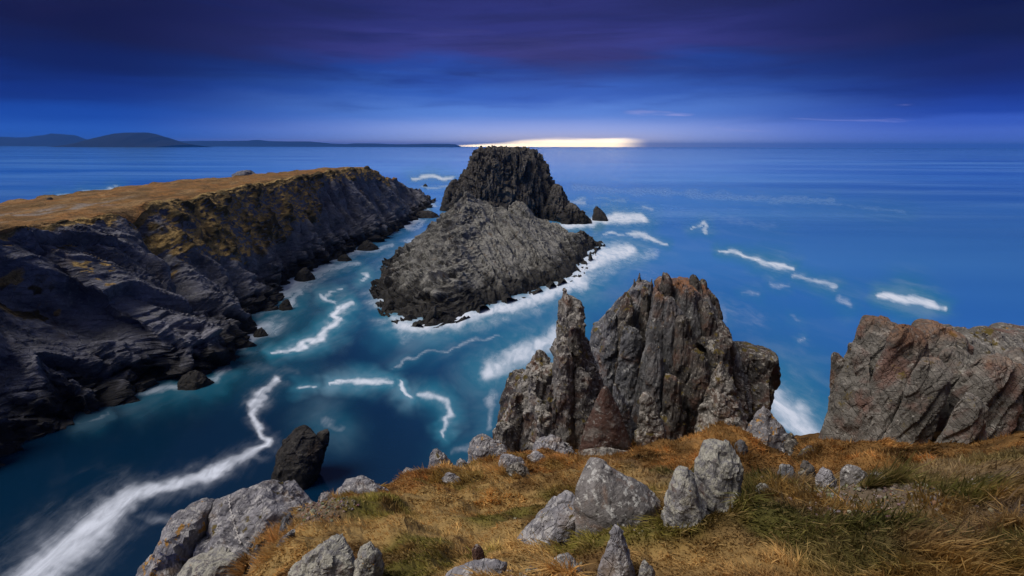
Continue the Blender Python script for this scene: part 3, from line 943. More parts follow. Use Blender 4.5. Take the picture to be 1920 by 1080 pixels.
def rock(name, levels, d, depth, mat, label, cat='rock', group=None, seed=1, n_chis=10, cut=(0.02, 0.14), octs=None, B=None,
         nth=120, nz=90, planes=None, attrs=None, tagit=True, hull=False, saw=None, parent=None, **kw):
    hull = hull or name in HULLS
    q_ = 0.85 if name == 'sea_stack' or parent is not None and name == 'slab' else 0.7 if name == 'rock_pinnacle' else 0.60
    nth, nz = int(nth * q_), int(nz * q_)
    rng = random.Random(seed)
    if hull:
        V, rows, cols = hull_rock(levels, d, depth, nth, nz, rng)
        keep = None
    else:
        V, rows, cols = loft(levels, d, depth, nth, nz, seed=seed, **kw)
        V = chisel(V, rng, n_chis, cut, planes=planes)
        G = V.reshape(rows, cols, 3)
        wid = (G[:, :, 0].max(1) - G[:, :, 0].min(1))
        keep = np.repeat(np.clip(wid / (0.45 * wid.max()), 0.22, 1), cols)
    ext = V.max(0) - V.min(0)
    sz = float(np.median(ext))
    if octs is None:
        octs = [(sz * 0.5, sz * (0.018 if hull else 0.06), 0.1), (sz * 0.22, sz * 0.03, 0.2), (sz * 0.09, sz * 0.012, 0.2), (sz * 0.035, sz * 0.004, 0.0)]
    V = rough_up(V, rows, cols, octs, B, seed, keep, saw)
    if name in ('boulder', 'brink_rock', 'hollow_stone', 'outcrop_block', 'outcrop_slab', 'leaning_slab', 'rock_pyramid'):
        STONES.append((V[:, :2].copy(), V[:, 2].copy()))
    F = quads(rows, cols, True)
    at_ = attrs(V, rows, cols) if attrs else None
    base = np.array([V[-cols:, 0].mean(), V[-cols:, 1].mean(), V[:, 2].min()])
    o = build(name, V - base, F, mat, attrs=at_)
    o.location = base
    if parent:
        o.parent = parent
        o.location = base - np.array(parent.location)
        if label:
            o['label'] = label
        return o
    if tagit:
        tag(o, label, cat, group)
    o['_v'] = 0
    del o['_v']
    return o


STONES = []
HULLS = {'boulder', 'brink_rock', 'hollow_stone', 'outcrop_slab', 'outcrop_block', 'leaning_slab', 'rock_pyramid', 'ridge_rock', 'rock_thumb', 'inlet_rock', 'rubble_block', 'rock_spire', 'rock_flank', 'slate_spike', 'shore_rock', 'knoll_rock'}


def slate(sx_, amp, n=(0.9, 0.2, 0.3), along=(0.1, 0.1, 1.0)):
    """steeply dipping slaty relief, three scales"""
    B = basis(n, along)
    oc = [((sx_ * 1.6, sx_ * 0.8, sx_ * 0.42), amp, 0.3), ((sx_ * 0.7, sx_ * 0.34, sx_ * 0.15), amp * 0.5, 0.5),
          ((sx_ * 0.26, sx_ * 0.14, sx_ * 0.07), amp * 0.22, 0.2), ((sx_ * 0.09, sx_ * 0.06, sx_ * 0.035), amp * 0.09, 0.0)]
    return B, oc


# ---- big flat-topped sea stack
def stack_attr(V, rows, cols):
    N = np.abs(grid_normals(V, rows, cols, True)[:, 2])
    veg = smooth(21, 27, V[:, 2]) * smooth(0.35, 0.8, N)
    c = np.tile(np.array((0.07, 0.062, 0.025), np.float32), (len(V), 1))
    return {'veg': veg * 0.9, 'Col': c}


B, oc = slate(9, 2.0, (1, 0.25, 0.02), (0.02, 0.05, 1))
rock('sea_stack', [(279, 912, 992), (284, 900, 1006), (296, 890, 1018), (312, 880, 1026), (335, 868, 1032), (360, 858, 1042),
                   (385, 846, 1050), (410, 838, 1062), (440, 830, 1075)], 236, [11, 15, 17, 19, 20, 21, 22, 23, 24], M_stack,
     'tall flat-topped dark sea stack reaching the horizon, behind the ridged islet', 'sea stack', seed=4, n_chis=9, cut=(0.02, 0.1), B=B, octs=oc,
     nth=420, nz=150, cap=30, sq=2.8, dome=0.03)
B, oc = slate(5, 1.2, (1, 0.2, -0.25), (0.25, 0.05, 1))
rock('stack_shoulder', [(345, 1040, 1048), (352, 1034, 1054), (370, 1030, 1062), (392, 1026, 1072), (420, 1022, 1085)], 222, [2, 5, 8, 10, 12], M_stack,
     'dark rock shoulder leaning on the right flank of the tall sea stack', 'rock', seed=8, B=B, octs=oc, nth=160, nz=80)
rock('stack_shoulder', [(381, 1068, 1074), (388, 1060, 1082), (400, 1052, 1094), (412, 1044, 1102), (426, 1038, 1108)], 212, [1, 4, 7, 8, 9], M_stack,
     'lowest dark rock at the right foot of the tall sea stack', 'rock', seed=9, B=B, octs=oc, nth=140, nz=60)
rock('shore_rock', [(336, 848, 854), (345, 840, 862), (360, 834, 868), (385, 828, 874), (400, 824, 880)], 262, [2, 5, 7, 8, 9], M_wet,
     'dark rounded rock at the left foot of the tall sea stack', 'rock', seed=10, nth=110, nz=60)
rock('shore_rock', [(357, 836, 842), (366, 831, 848), (380, 828, 858), (398, 824, 864)], 250, [2, 4, 5, 6], M_wet,
     'small dark rock in the channel left of the tall sea stack', 'rock', seed=11, nth=90, nz=50)
rock('shore_rock', [(386, 1117, 1120), (392, 1112, 1126), (400, 1111, 1134), (408, 1110, 1138), (416, 1108, 1142)], 218, [1, 2.5, 4, 5, 5.5], M_wet,
     'lone jagged black rock in white surf right of the tall sea stack', 'rock', seed=12, nth=110, nz=60)

# ---- ridged islet in the middle
nr_i, nth_i = 185, 480
shore = [(-29, 109), (-25, 98), (-22.5, 91), (-17, 86.5), (-12, 86), (-6, 95), (0, 101.5), (4.6, 107), (9.5, 113), (14.5, 120), (17.5, 133), (22, 148), (27, 160),
         (22, 170), (10, 178), (-6, 182), (-18, 176), (-27, 160), (-30, 140), (-30, 122)]
summit = np.array((-11.5, 134.0))
ang = np.array([math.atan2(y - summit[1], x - summit[0]) for x, y in shore])
rr_ = np.array([math.hypot(x - summit[0], y - summit[1]) for x, y in shore])
o_ = np.argsort(ang)
ang, rr_ = ang[o_], rr_[o_]
tt = np.linspace(-math.pi, math.pi, nth_i, endpoint=False)
rsh = np.interp(tt, np.concatenate([ang - 2 * math.pi, ang, ang + 2 * math.pi]), np.tile(rr_, 3))
rsh = (np.roll(rsh, 3) + rsh + np.roll(rsh, -3)) / 3
s_i = np.linspace(0, 1.08, nr_i)
X = summit[0] + np.outer(s_i, rsh * np.cos(tt))
Yi = summit[1] + np.outer(s_i, rsh * np.sin(tt))
prof = np.interp(s_i, [0, 0.05, 0.2, 0.45, 0.7, 0.88, 0.97, 1.0, 1.08], [18.4, 17.0, 13.8, 9.4, 5.7, 2.9, 1.1, 0.0, -2.0])
Zi = np.tile(prof[:, None], (1, nth_i))
# shoulder ridge running back to the right
ridge = 13.6 * np.exp(-((X - 1.5) / 7) ** 2 - ((Yi - 151) / 9) ** 2) + 6.5 * np.exp(-((X - 13) / 7) ** 2 - ((Yi - 154) / 7) ** 2)
Zi = np.maximum(Zi, np.where(s_i[:, None] < 1, 1, 0) * ridge * (1 - smooth(0.8, 1.0, s_i)[:, None]))
V = np.stack([X.ravel(), Yi.ravel(), Zi.ravel()], 1)
Nn = grid_normals(V, nr_i, nth_i, True)
Nn *= np.sign(Nn[:, 2:3] + 1e-9)
Nn = Nn * 0.6 + np.array([-0.35, -0.25, 0.25])
Bi = basis((0.80, 0.10, 0.58), (0.50, -0.5, -0.62))
Bl = basis((0.55, -0.80, 0.10), (-0.2, 0.05, 1.0))
lf_i = smooth(-2, -14, V[:, 0])
Dr = sum(a_ * facet(V, s_, Bi, 301 + k, 1.0, c_) for k, (s_, a_, c_) in enumerate([((13, 5, 3.0), 1.9, 0.0), ((6, 2.4, 1.2), 1.0, 0.1), ((3.4, 1.1, 0.5), 0.4, 0.1), ((1.4, 0.5, 0.3), 0.14, 0.0)]))
Dl = sum(a_ * facet(V, s_, Bl, 311 + k, 1.0, c_) for k, (s_, a_, c_) in enumerate([((8, 5, 3.4), 1.9, 0.0), ((4, 2.2, 1.3), 1.0, 0.1), ((2.2, 1.0, 0.5), 0.4, 0.1), ((0.9, 0.45, 0.25), 0.14, 0.0)]))
Dr = Dr * 0.32 + 2.6 * strata(V, (0.80, 0.10, 0.58), 3.6, 21, 0.2, 4.0, 0.12, 0.3) + 0.7 * strata(V, (0.80, 0.0, 0.58), 1.0, 23)
Dl = Dl * 0.6 + 0.8 * strata(V, (0.75, -0.6, -0.2), 1.8, 25)
V = V + Nn * (Dr * (1 - lf_i) + Dl * lf_i)[:, None]
# upright slate blades
bl = np.maximum(facet(V, (3.0, 1.4, 0.8), basis((0.8, -0.5, 0.1), (0.1, 0.0, 1)), 333, 0.6), 0)
V[:, 2] += 0.2 * bl * smooth(0.5, 3.5, V[:, 2])
V[:, 2] += np.where(np.tile(s_i[:, None], (1, nth_i)).ravel() > 0.9, 0.9 * np.maximum(facet(V, (3.5, 3.5, 3), None, 341, 0.9), -0.3), 0)
isl = build('islet', V - np.array([summit[0], summit[1], 0]), quads(nr_i, nth_i, True), M_islet)
isl.location = (summit[0], summit[1], 0)
tag(isl, 'broad grey slate islet with ridged slopes in the middle of the channel', 'islet')
B, oc = slate(3, 0.7, (1, 0.2, -0.4), (0.4, 0.05, 0.9))
rock('shore_rock', [(433, 1088, 1091), (440, 1082, 1098), (450, 1078, 1112), (462, 1074, 1126), (472, 1070, 1130)], 160, [1, 2, 4, 5, 6], M_wet,
     'dark pointed rock at the right tip of the slate islet', 'rock', seed=15, B=B, octs=oc, nth=120, nz=60)
rock('shore_rock', [(505, 724, 732), (515, 716, 745), (530, 712, 755), (550, 712, 765)], 108, [1, 2, 3, 4], M_wet,
     'black knobbly rock at the far left corner of the slate islet', 'rock', seed=16, nth=100, nz=50)
rock('shore_rock', [(562, 726, 736), (572, 718, 745), (585, 716, 750), (598, 714, 752)], 93, [1, 1.6, 2.2, 2.6], M_wet,
     'black boulder at the near left corner of the slate islet', 'rock', seed=17, nth=90, nz=50)
rock('shore_rock', [(574, 812, 818), (585, 803, 820), (600, 797, 818), (612, 792, 815)], 86, [0.5, 1.2, 1.7, 2], M_wet,
     'slanting black slab in the surf below the slate islet', 'rock', seed=18, nth=90, nz=50)

# ---- dark rock in the inlet
B, oc = slate(2.2, 0.5, (1, 0.1, -0.35), (0.35, 0.1, 1))
rock('inlet_rock', [(796, 561, 572), (803, 553, 584), (815, 541, 598), (832, 528, 610), (855, 517, 612), (880, 512, 602), (900, 515, 596)], 41.5,
     [0.25, 0.7, 1.1, 1.4, 1.7, 1.9, 2.0], M_wet, 'twin-humped black rock standing alone in the dark inlet', 'rock', seed=21, nth=170, nz=110)
rock('inlet_rock', [(806, 606, 619), (814, 594, 621), (830, 584, 618), (850, 578, 610), (880, 574, 602)], 42.2,
     [0.4, 0.7, 1.0, 1.2, 1.3], M_wet, 'right-hand horn of the black rock standing in the dark inlet', 'rock', seed=22, nth=110, nz=70)

# ---- loose rocks along the headland shore
for k, (u, v, wd, hh, lab) in enumerate([
        (537, 580, 15, 18, 'pyramid-shaped black rock in white surf below the headland'),
        (489, 630, 15, 14, 'flat black rock in the surf at the foot of the headland'),
        (646, 489, 14, 12, 'black rock in pale surf off the middle of the headland'),
        (572, 525, 20, 22, 'broad dark rock at the water edge under the gorse slope'),
        (690, 468, 20, 17, 'dark rock cluster piece at the headland foot before the islet'),
        (365, 722, 34, 26, 'low dark rock at the water under the slab cliff'),
        (800, 407, 26, 12, 'low black reef between headland tip and islet'),
        (797, 350, 5, 5, 'tiny dark rock beyond the tip of the headland')]):
    p = sea_at(u, v)
    d = p[1]
    rock('shore_rock', [(v - hh, u - wd * 0.15, u + wd * 0.2), (v - hh * 0.7, u - wd * 0.55, u + wd * 0.5), (v - hh * 0.3, u - wd * 0.9, u + wd * 0.85),
                        (v, u - wd, u + wd), (v + hh * 0.35, u - wd * 1.05, u + wd * 1.1)], d,
         [wd * d / 960 * q for q in (0.2, 0.5, 0.8, 0.95, 1.0)], M_wet, lab, 'rock', 'loose rocks along the headland shore', seed=40 + k, nth=90, nz=50)
rock('knoll_rock', [(321, 452, 468), (324, 444, 474), (330, 437, 480), (336, 434, 484), (344, 430, 488)], 158, [1, 3, 4, 4.5, 5], M_head,
     'dark knoll on the far edge of the headland plateau', 'rock', seed=55, nth=100, nz=50,
     attrs=lambda V, r, c: {'veg': np.zeros(len(V)), 'Col': np.zeros((len(V), 3))})
rock('knoll_rock', [(372, 91, 95), (377, 88, 100), (384, 85, 105), (400, 80, 110)], 92, [0.4, 0.8, 1.2, 1.5], M_wet,
     'small dark tooth of rock behind the headland plateau at far left', 'rock', seed=56, nth=80, nz=40)

# ------------------------------------------------------------------ near hillside
EDGE = [(-2.6, -30), (-2.5, 1.0), (-2.45, 3.2), (-2.65, 4.4), (-2.75, 5.6), (-2.45, 6.8), (-1.95, 8.1), (-0.75, 10.0), (0.3, 11.0), (0.6, 12.6), (1.2, 16.0), (3.4, 17.2), (5.6, 16.5),
        (6.1, 13.0), (6.0, 10.9), (6.7, 10.6), (7.4, 14.0), (9.0, 17.0), (13, 18), (22, 17), (40, 16)]


def edge_dist(x, y):
    """positive outside the land edge"""
    best = np.full(len(x), 9e9)
    inside = np.zeros(len(x), bool)
    P = EDGE + [(40, -30)]
    for (a, b) in zip(P, P[1:] + P[:1]):
        ex, ey = b[0] - a[0], b[1] - a[1]
        t_ = np.clip(((x - a[0]) * ex + (y - a[1]) * ey) / (ex * ex + ey * ey), 0, 1)
        best = np.minimum(best, np.hypot(x - a[0] - t_ * ex, y - a[1] - t_ * ey))
        cond = ((a[1] > y) != (b[1] > y))
        with np.errstate(divide='ignore', invalid='ignore'):
            xi = a[0] + (y - a[1]) / (b[1] - a[1] + 1e-12) * ex
        inside ^= cond & (x < xi)
    return np.where(inside, -best, best)


def ground(x, y, detail=True):
    x = np.asarray(x, float).ravel()
    y = np.asarray(y, float).ravel()
    yc = np.maximum(y, 1.0)
    drop = 2.8 + 0.572 * (yc - 2.8) - 0.112 * (x - 0.2)
    drop = np.where(x > 3.0, drop + 0.0, drop)
    z = EYE - drop
    z -= np.where(y < 1.0, 0.25 * (y - 1.0), 0) * 1.0
    # hump on the right, hollow behind it
    z += 0.14 * np.exp(-((x - 4.6) / 1.6) ** 2 - ((y - 5.2) / 1.1) ** 2)
    z -= 0.6 * smooth(5.8, 8.2, y) * smooth(3.0, 5.0, x)
    z += 0.85 * np.exp(-((x - 4.9) / 1.1) ** 2 - ((y - 11.2) / 2.0) ** 2)
    z += 0.30 * fbm(p3(x / 1.9, y / 1.9), 3, 101) * smooth(1.0, 3.0, y)
    if detail:
        z += 0.11 * fbm(p3(x / 0.42, y / 0.42), 3, 107)
        z += 0.02 * fbm(p3(x / 0.10, y / 0.10), 2, 109)
    e = edge_dist(x, y)
    e = e + 0.35 * fbm(p3(x / 1.3, y / 1.3), 2, 111)
    z -= np.where(e > -0.4, 0.35 * (e + 0.4) ** 2, 0) * (e <= 0.2) + np.where(e > 0.2, 0.126 + 2.6 * (e - 0.2), 0)
    return np.maximum(z, -1.5)


nxg, nyg = 350, 310
gy = -6 + (np.linspace(0, 1, nyg) ** 1.25) * 40
fan = np.linspace(-1, 1, nxg)
GX, GY = [], []
for y in gy:
    half_l = 7.0 + 0.55 * max(y, 0)
    half_r = 7.0 + 1.05 * max(y, 0)
    GX.append(np.where(fan < 0, fan * half_l, fan * half_r))
    GY.append(np.full(nxg, y))
GX, GY = np.concatenate(GX), np.concatenate(GY)
GZ = ground(GX, GY)
Vg = np.stack([GX, GY, GZ], 1)
ed = edge_dist(GX, GY)
out = smooth(0.0, 0.8, ed)
Ng = grid_normals(Vg, nyg, nxg)
Vg += (np.abs(Ng[:, 2]) > -1)[:, None] * Ng * (out * (0.5 * facet(Vg, (1.6, 1.6, 2.2), None, 121, 0.8, 0.4) + 0.15 * facet(Vg, (0.5, 0.5, 0.7), None, 122, 0.8, 0.4)))[:, None]


def scree_mask(x, y):
    u, v = project(x, y, ground(x, y, False))
    n = fbm(p3(x / 0.55, y / 0.55), 3, 131)
    a = np.exp(-((x - 3.3) / 0.8) ** 2 - ((y - 4.3) / 0.6) ** 2)
    a2 = np.exp(-((x - 2.7) / 0.55) ** 2 - ((y - 3.3) / 0.45) ** 2)
    b_ = np.exp(-((x - 0.22) / 0.42) ** 2 - ((y - 2.75) / 0.40) ** 2) * 1.1
    c_ = np.exp(-((x + 0.15) / 0.35) ** 2 - ((y - 2.75) / 0.16) ** 2) * 0.7
    d_ = np.exp(-((x + 2.35) / 0.5) ** 2 - ((y - 5.2) / 0.5) ** 2)
    return np.clip(np.maximum.reduce([a, a2 * 0.9, b_, c_, d_ * 0.9]) * 1.25 + 0.35 * n - 0.30, 0, 1)


def grass_col(x, y, rnd=0.0):
    """colour of the sward at a place; the same field drives soil and blades"""
    n1 = fbm(p3(x / 1.5, y / 1.5), 4, 141)
    n2 = fbm(p3(x / 0.5, y / 0.5), 3, 145)
    n3 = fbm(p3(x / 0.9 + 9, y / 0.9), 3, 149)
    orange = np.array((0.47, 0.245, 0.08))
    gold = np.array((0.58, 0.385, 0.145))
    green = np.array((0.20, 0.185, 0.035))
    brown = np.array((0.17, 0.085, 0.03))
    straw = np.array((0.40, 0.29, 0.15))
    grey = np.array((0.20, 0.15, 0.11))
    dgreen = np.array((0.085, 0.100, 0.022))
    left = 1 - smooth(1.2, 2.4, x)
    up = smooth(6.0, 8.5, y)
    a = smooth(-0.5, 0.6, n1 - 0.4 + 0.9 * up)[:, None]
    c = gold * (1 - a) + orange * a
    g = (smooth(0.12, 0.65, n3) * 0.9 * (1 - 0.6 * up))[:, None]
    c = c * (1 - g) + green * g
    bq = (smooth(0.15, 0.7, n2) * 0.75)[:, None]
    c = c * (1 - bq) + brown * bq
    # right-hand bank: straw on its crest, greyer and greener lower down
    crest = smooth(4.2, 5.2, y) * smooth(2.5, 3.5, x)
    cr = straw * 1.0
    low = grey * (1 - smooth(-0.3, 0.5, n1)[:, None]) + (np.array((0.33, 0.20, 0.06))) * smooth(-0.3, 0.5, n1)[:, None]
    gq = (smooth(0.0, 0.45, n3 + 0.25 * smooth(3.2, 2.2, y)) * 0.85)[:, None]
    low = low * (1 - gq) + dgreen * gq
    rc = low * (1 - crest[:, None]) + (straw * (1 - 0.5 * gq) + 0.5 * gq * green) * crest[:, None]
    hollow = (smooth(5.9, 6.6, y) * smooth(1.5, 2.4, x))[:, None]
    rc = rc * (1 - hollow) + hollow * (np.array((0.44, 0.235, 0.075)) * (0.75 + 0.5 * n2[:, None]))
    return c * left[:, None] + rc * (1 - left[:, None])


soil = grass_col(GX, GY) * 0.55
scm = scree_mask(GX, GY)[:, None]
soil = soil * (1 - scm) + scm * np.array((0.15, 0.115, 0.085))
rk = smooth(-0.15, 0.5, ed)[:, None]
soil = soil * (1 - rk) + rk * np.array((0.10, 0.095, 0.085))
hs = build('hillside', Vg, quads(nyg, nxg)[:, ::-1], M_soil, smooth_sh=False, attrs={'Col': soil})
tag(hs, kind='structure')

# ------------------------------------------------------------------ pinnacles at the end of the slope
def blade(vt, ut, wt, vb, ub, wb, d, th_):
    """outline and thickness of one upright slab: narrow broken top, wider foot"""
    lv, dp = [], []
    for q, k, tk in ((0, 0.35, 0.25), (0.04, 0.8, 0.55), (0.12, 1.0, 0.8), (0.4, 1.0, 0.95), (0.7, 1.0, 1.0), (1.0, 1.05, 1.05), (1.35, 1.05, 1.05)):
        u, w_ = ut + (ub - ut) * q, (wt + (wb - wt) * q) * k / 2
        off_ = 0.25 * wt * (1 - min(1, q * 9)) 
        lv.append((vt + (vb - vt) * q, u - w_ - off_, u + w_ - off_))
        dp.append(th_ * tk)
    return lv, d, dp


B, oc = slate(1.5, 0.20, (1, 0.3, 0.05), (0.05, 0.05, 1))
Bblk = basis((0.1, 0.2, 1), (1, 0.2, 0))
oc_blk = [((0.8, 0.8, 1.5), 0.20, 0.2), ((0.35, 0.35, 0.6), 0.09, 0.3), ((0.15, 0.13, 0.2), 0.035, 0.2), ((0.06, 0.06, 0.08), 0.014, 0.0)]
spire_ = rock('rock_spire', [(536, 1059, 1063), (548, 1053, 1070), (562, 1048, 1078), (566, 1047, 1088), (590, 1043, 1094), (630, 1039, 1104), (680, 1034, 1112), (720, 1028, 1118),
                    (780, 1020, 1128), (850, 1008, 1140), (930, 1000, 1150)], 14.2, [0.1, 0.25, 0.4, 0.5, 0.6, 0.75, 0.9, 1.0, 1.1, 1.3, 1.4], M_spire,
     'tall slender grey-brown rock spire, leftmost of the pinnacles, with a pointed tip', 'pinnacle', seed=62, B=Bblk, octs=oc_blk, nth=200, nz=230, n_chis=16, cut=(0.02, 0.10))
flank_ = rock('rock_flank', [(668, 1000, 1035), (690, 985, 1050), (720, 972, 1070), (760, 955, 1085), (800, 938, 1095), (840, 925, 1105), (900, 915, 1110), (1010, 900, 1115)], 14.6,
     [0.5, 0.9, 1.1, 1.3, 1.5, 1.6, 1.8, 2.2], M_spire, 'broken blocky brown rock flank sloping to the sea left of the tall spire', 'crag', seed=63, B=Bblk, octs=oc_blk,
     nth=230, nz=210, n_chis=10, cut=(0.02, 0.08))
rock('rock_flank', [(694, 962, 996), (702, 955, 1000), (725, 948, 1000), (760, 934, 990), (800, 932, 980), (860, 925, 975)], 17.0,
     [0.4, 0.6, 0.8, 1.0, 1.1, 1.2], M_darkspire, 'dark knobbly rock above the surf, lowest left of the pinnacle group', 'rock', seed=64, nth=120, nz=90)
# slab with spiky comb
B2, oc2 = slate(1.6, 0.17, (0.8, 0.5, -0.35), (0.55, 0.1, 1))
slab_ = rock('rock_slab', [(528, 1196, 1222), (560, 1170, 1226), (590, 1140, 1226), (612, 1116, 1226), (640, 1111, 1225), (680, 1112, 1225), (740, 1114, 1222), (850, 1112, 1225), (930, 1110, 1230)], 17.6,
     [0.3, 0.6, 0.8, 0.9, 1.0, 1.1, 1.2, 1.3, 1.3], M_slate, 'smooth grey slate slab rising to a comb of spikes between two pinnacles', 'pinnacle', seed=65, B=B2, octs=oc2,
     nth=200, nz=170, n_chis=6, cut=(0.02, 0.08))
for k, (ut, vt, wd, lab) in enumerate([(1199, 511, 6, 'tallest thin slate spike on the crest of the grey slab'), (1189, 522, 4, 'thin slate spike left of the tallest on the slab crest'),
                                       (1222, 522, 6, 'thin slate spike right of the tallest, beside the broad pinnacle')]):
    rock('slate_spike', [(vt, ut - 1, ut + 1), (vt + 10, ut - wd * 0.6, ut + wd * 0.5), (vt + 30, ut - wd, ut + wd), (vt + 75, ut - wd * 1.6, ut + wd * 1.3)], 17.5,
         [0.03, 0.12, 0.2, 0.3], M_darkspire, lab, 'rock spike', seed=70 + k, nth=60, nz=60, n_chis=4)
# broad central pinnacle
B3, oc3 = slate(2.0, 0.22, (1, 0.35, -0.12), (0.12, 0.1, 1))
pinn = rock('rock_pinnacle', [(528, 1242, 1318), (536, 1236, 1327), (560, 1228, 1336), (590, 1220, 1344), (620, 1212, 1360), (660, 1206, 1372), (720, 1202, 1392), (780, 1202, 1410), (850, 1200, 1425), (960, 1190, 1440)],
     16.2, [0.7, 0.9, 1.1, 1.2, 1.4, 1.6, 1.8, 2.0, 2.1, 2.2], M_pinn, 'broad grey pinnacle with a flat rusty top, highest block of the group', 'pinnacle', seed=66, B=B3, octs=oc3,
     nth=300, nz=260, cap=16, n_chis=10, cut=(0.02, 0.09))
rock('rock_buttress', [(652, 1385, 1436), (662, 1368, 1444), (690, 1352, 1447), (720, 1345, 1446), (750, 1335, 1436), (790, 1330, 1428), (850, 1320, 1440), (960, 1310, 1460)], 15.8,
     [0.5, 0.8, 1.0, 1.1, 1.2, 1.3, 1.5, 1.7], M_darkspire, 'dark overhanging buttress on the right of the broad pinnacle', 'crag', seed=68, B=Bblk,
     octs=oc_blk, nth=200, nz=150, n_chis=8)
rock('rock_buttress', [(600, 1330, 1352), (620, 1318, 1362), (660, 1300, 1376), (720, 1290, 1390), (790, 1285, 1400), (880, 1280, 1410)], 15.0,
     [0.25, 0.5, 0.8, 0.95, 1.05, 1.1], M_darkspire, 'dark lumpy rib down the front of the broad pinnacle', 'crag', seed=69, B=Bblk, octs=oc_blk, nth=180, nz=140)
for k, (args, mt) in enumerate([
    ((540, 1240, 26, 800, 1212, 60, 15.1, 0.5), M_pinn), ((552, 1262, 34, 820, 1250, 70, 14.9, 0.5), M_pinn), ((532, 1296, 40, 800, 1300, 70, 15.2, 0.6), M_pinn),
    ((560, 1322, 30, 800, 1340, 60, 15.0, 0.5), M_darkspire), ((590, 1284, 30, 810, 1280, 50, 14.5, 0.35), M_darkspire),
    ((640, 1228, 26, 830, 1222, 46, 14.4, 0.35), M_pinn), ((650, 1310, 30, 830, 1316, 50, 14.2, 0.4), M_darkspire), ((700, 1262, 30, 850, 1262, 50, 13.8, 0.35), M_darkspire),
    ((522, 1322, 16, 700, 1330, 34, 15.9, 0.4), M_darkspire), ((508, 1250, 16, 640, 1244, 40, 15.7, 0.4), M_darkspire), ((520, 1276, 18, 640, 1276, 36, 15.6, 0.35), M_pinn),
    ((511, 1304, 15, 640, 1308, 38, 15.7, 0.35), M_darkspire), ((548, 1340, 14, 680, 1348, 32, 15.6, 0.35), M_darkspire), ((530, 1233, 9, 640, 1226, 26, 15.6, 0.25), M_pinn), ((660, 1350, 30, 840, 1372, 54, 14.4, 0.4), M_darkspire)]):
    lv, d_, dp = blade(*args)
    rock('blade', lv, d_, dp, mt, None, seed=400 + k, hull=True, B=B3, octs=[((1.0, 0.5, 0.3), 0.06, 0.1), ((0.4, 0.2, 0.12), 0.04, 0.2), ((0.15, 0.1, 0.06), 0.015, 0.1)],
         nth=90, nz=110, parent=pinn)
for k, (args, mt) in enumerate([((545, 1178, 20, 740, 1160, 44, 16.8, 0.4), M_darkspire), ((580, 1150, 24, 760, 1138, 44, 16.9, 0.4), M_slate), ((536, 1212, 16, 720, 1206, 34, 16.9, 0.4), M_darkspire),
                                ((610, 1188, 36, 760, 1176, 56, 16.4, 0.35), M_slate)]):
    lv, d_, dp = blade(*args)
    rock('blade', lv, d_, dp, mt, None, seed=430 + k, hull=True, B=B2, octs=[((1.0, 0.5, 0.3), 0.06, 0.1), ((0.4, 0.2, 0.12), 0.04, 0.2), ((0.15, 0.1, 0.06), 0.015, 0.1)],
         nth=90, nz=110, parent=slab_)
for k, (args, mt) in enumerate([((640, 1060, 30, 800, 1052, 50, 13.2, 0.35), M_spire), ((690, 1094, 30, 820, 1098, 46, 13.2, 0.35), M_spire), ((600, 1078, 22, 760, 1082, 40, 13.5, 0.3), M_darkspire)]):
    lv, d_, dp = blade(*args)
    rock('blade', lv, d_, dp, mt, None, seed=450 + k, hull=True, B=Bblk, octs=[((0.3, 0.3, 0.5), 0.05, 0.2), ((0.15, 0.15, 0.2), 0.03, 0.2), ((0.06, 0.06, 0.06), 0.012, 0.1)],
         nth=80, nz=90, parent=spire_)
for k, (args, mt) in enumerate([((700, 1006, 24, 830, 990, 44, 13.6, 0.4), M_spire), ((740, 976, 26, 850, 958, 44, 13.6, 0.4), M_darkspire), ((760, 1022, 40, 870, 1016, 56, 13.2, 0.4), M_spire),
                                ((720, 1042, 26, 860, 1044, 44, 13.2, 0.3), M_darkspire), ((790, 950, 30, 880, 940, 44, 13.2, 0.4), M_spire)]):
    lv, d_, dp = blade(*args)
    rock('block', lv, d_, dp, mt, None, seed=470 + k, hull=True, B=Bblk, octs=oc_blk[1:], nth=80, nz=80, parent=flank_)
# front slabs
rock('leaning_slab', [(723, 1131, 1139), (740, 1122, 1150), (770, 1106, 1163), (800, 1094, 1174), (830, 1086, 1184), (860, 1080, 1192), (890, 1078, 1196)], 12.3,
     [0.06, 0.16, 0.28, 0.36, 0.42, 0.46, 0.5], M_red, 'rust-red pointed slab leaning in front of the tall spire', 'rock slab', seed=81, nth=140, nz=110, n_chis=5,
     octs=[(0.5, 0.02, 0.2), (0.2, 0.012, 0.3), (0.06, 0.005, 0.2)], planes=[((-0.15, -1, 0.28), 0.55)])
rock('leaning_slab', [(718, 1150, 1156), (750, 1150, 1172), (790, 1152, 1190), (830, 1160, 1200), (875, 1165, 1205)], 12.8,
     [0.08, 0.2, 0.3, 0.4, 0.45], M_slate, 'thin grey slate slab standing behind the rust-red slab', 'rock slab', seed=82, nth=110, nz=90)
rock('leaning_slab', [(736, 1207, 1217), (752, 1202, 1228), (780, 1198, 1242), (810, 1196, 1252), (840, 1192, 1254), (880, 1188, 1256)], 12.4,
     [0.08, 0.2, 0.3, 0.36, 0.4, 0.42], M_spire, 'pale pointed slab with yellow lichen at the grass edge', 'rock slab', seed=83, nth=130, nz=100,
     octs=[(0.5, 0.05, 0.3), (0.2, 0.03, 0.4), (0.07, 0.012, 0.3)])
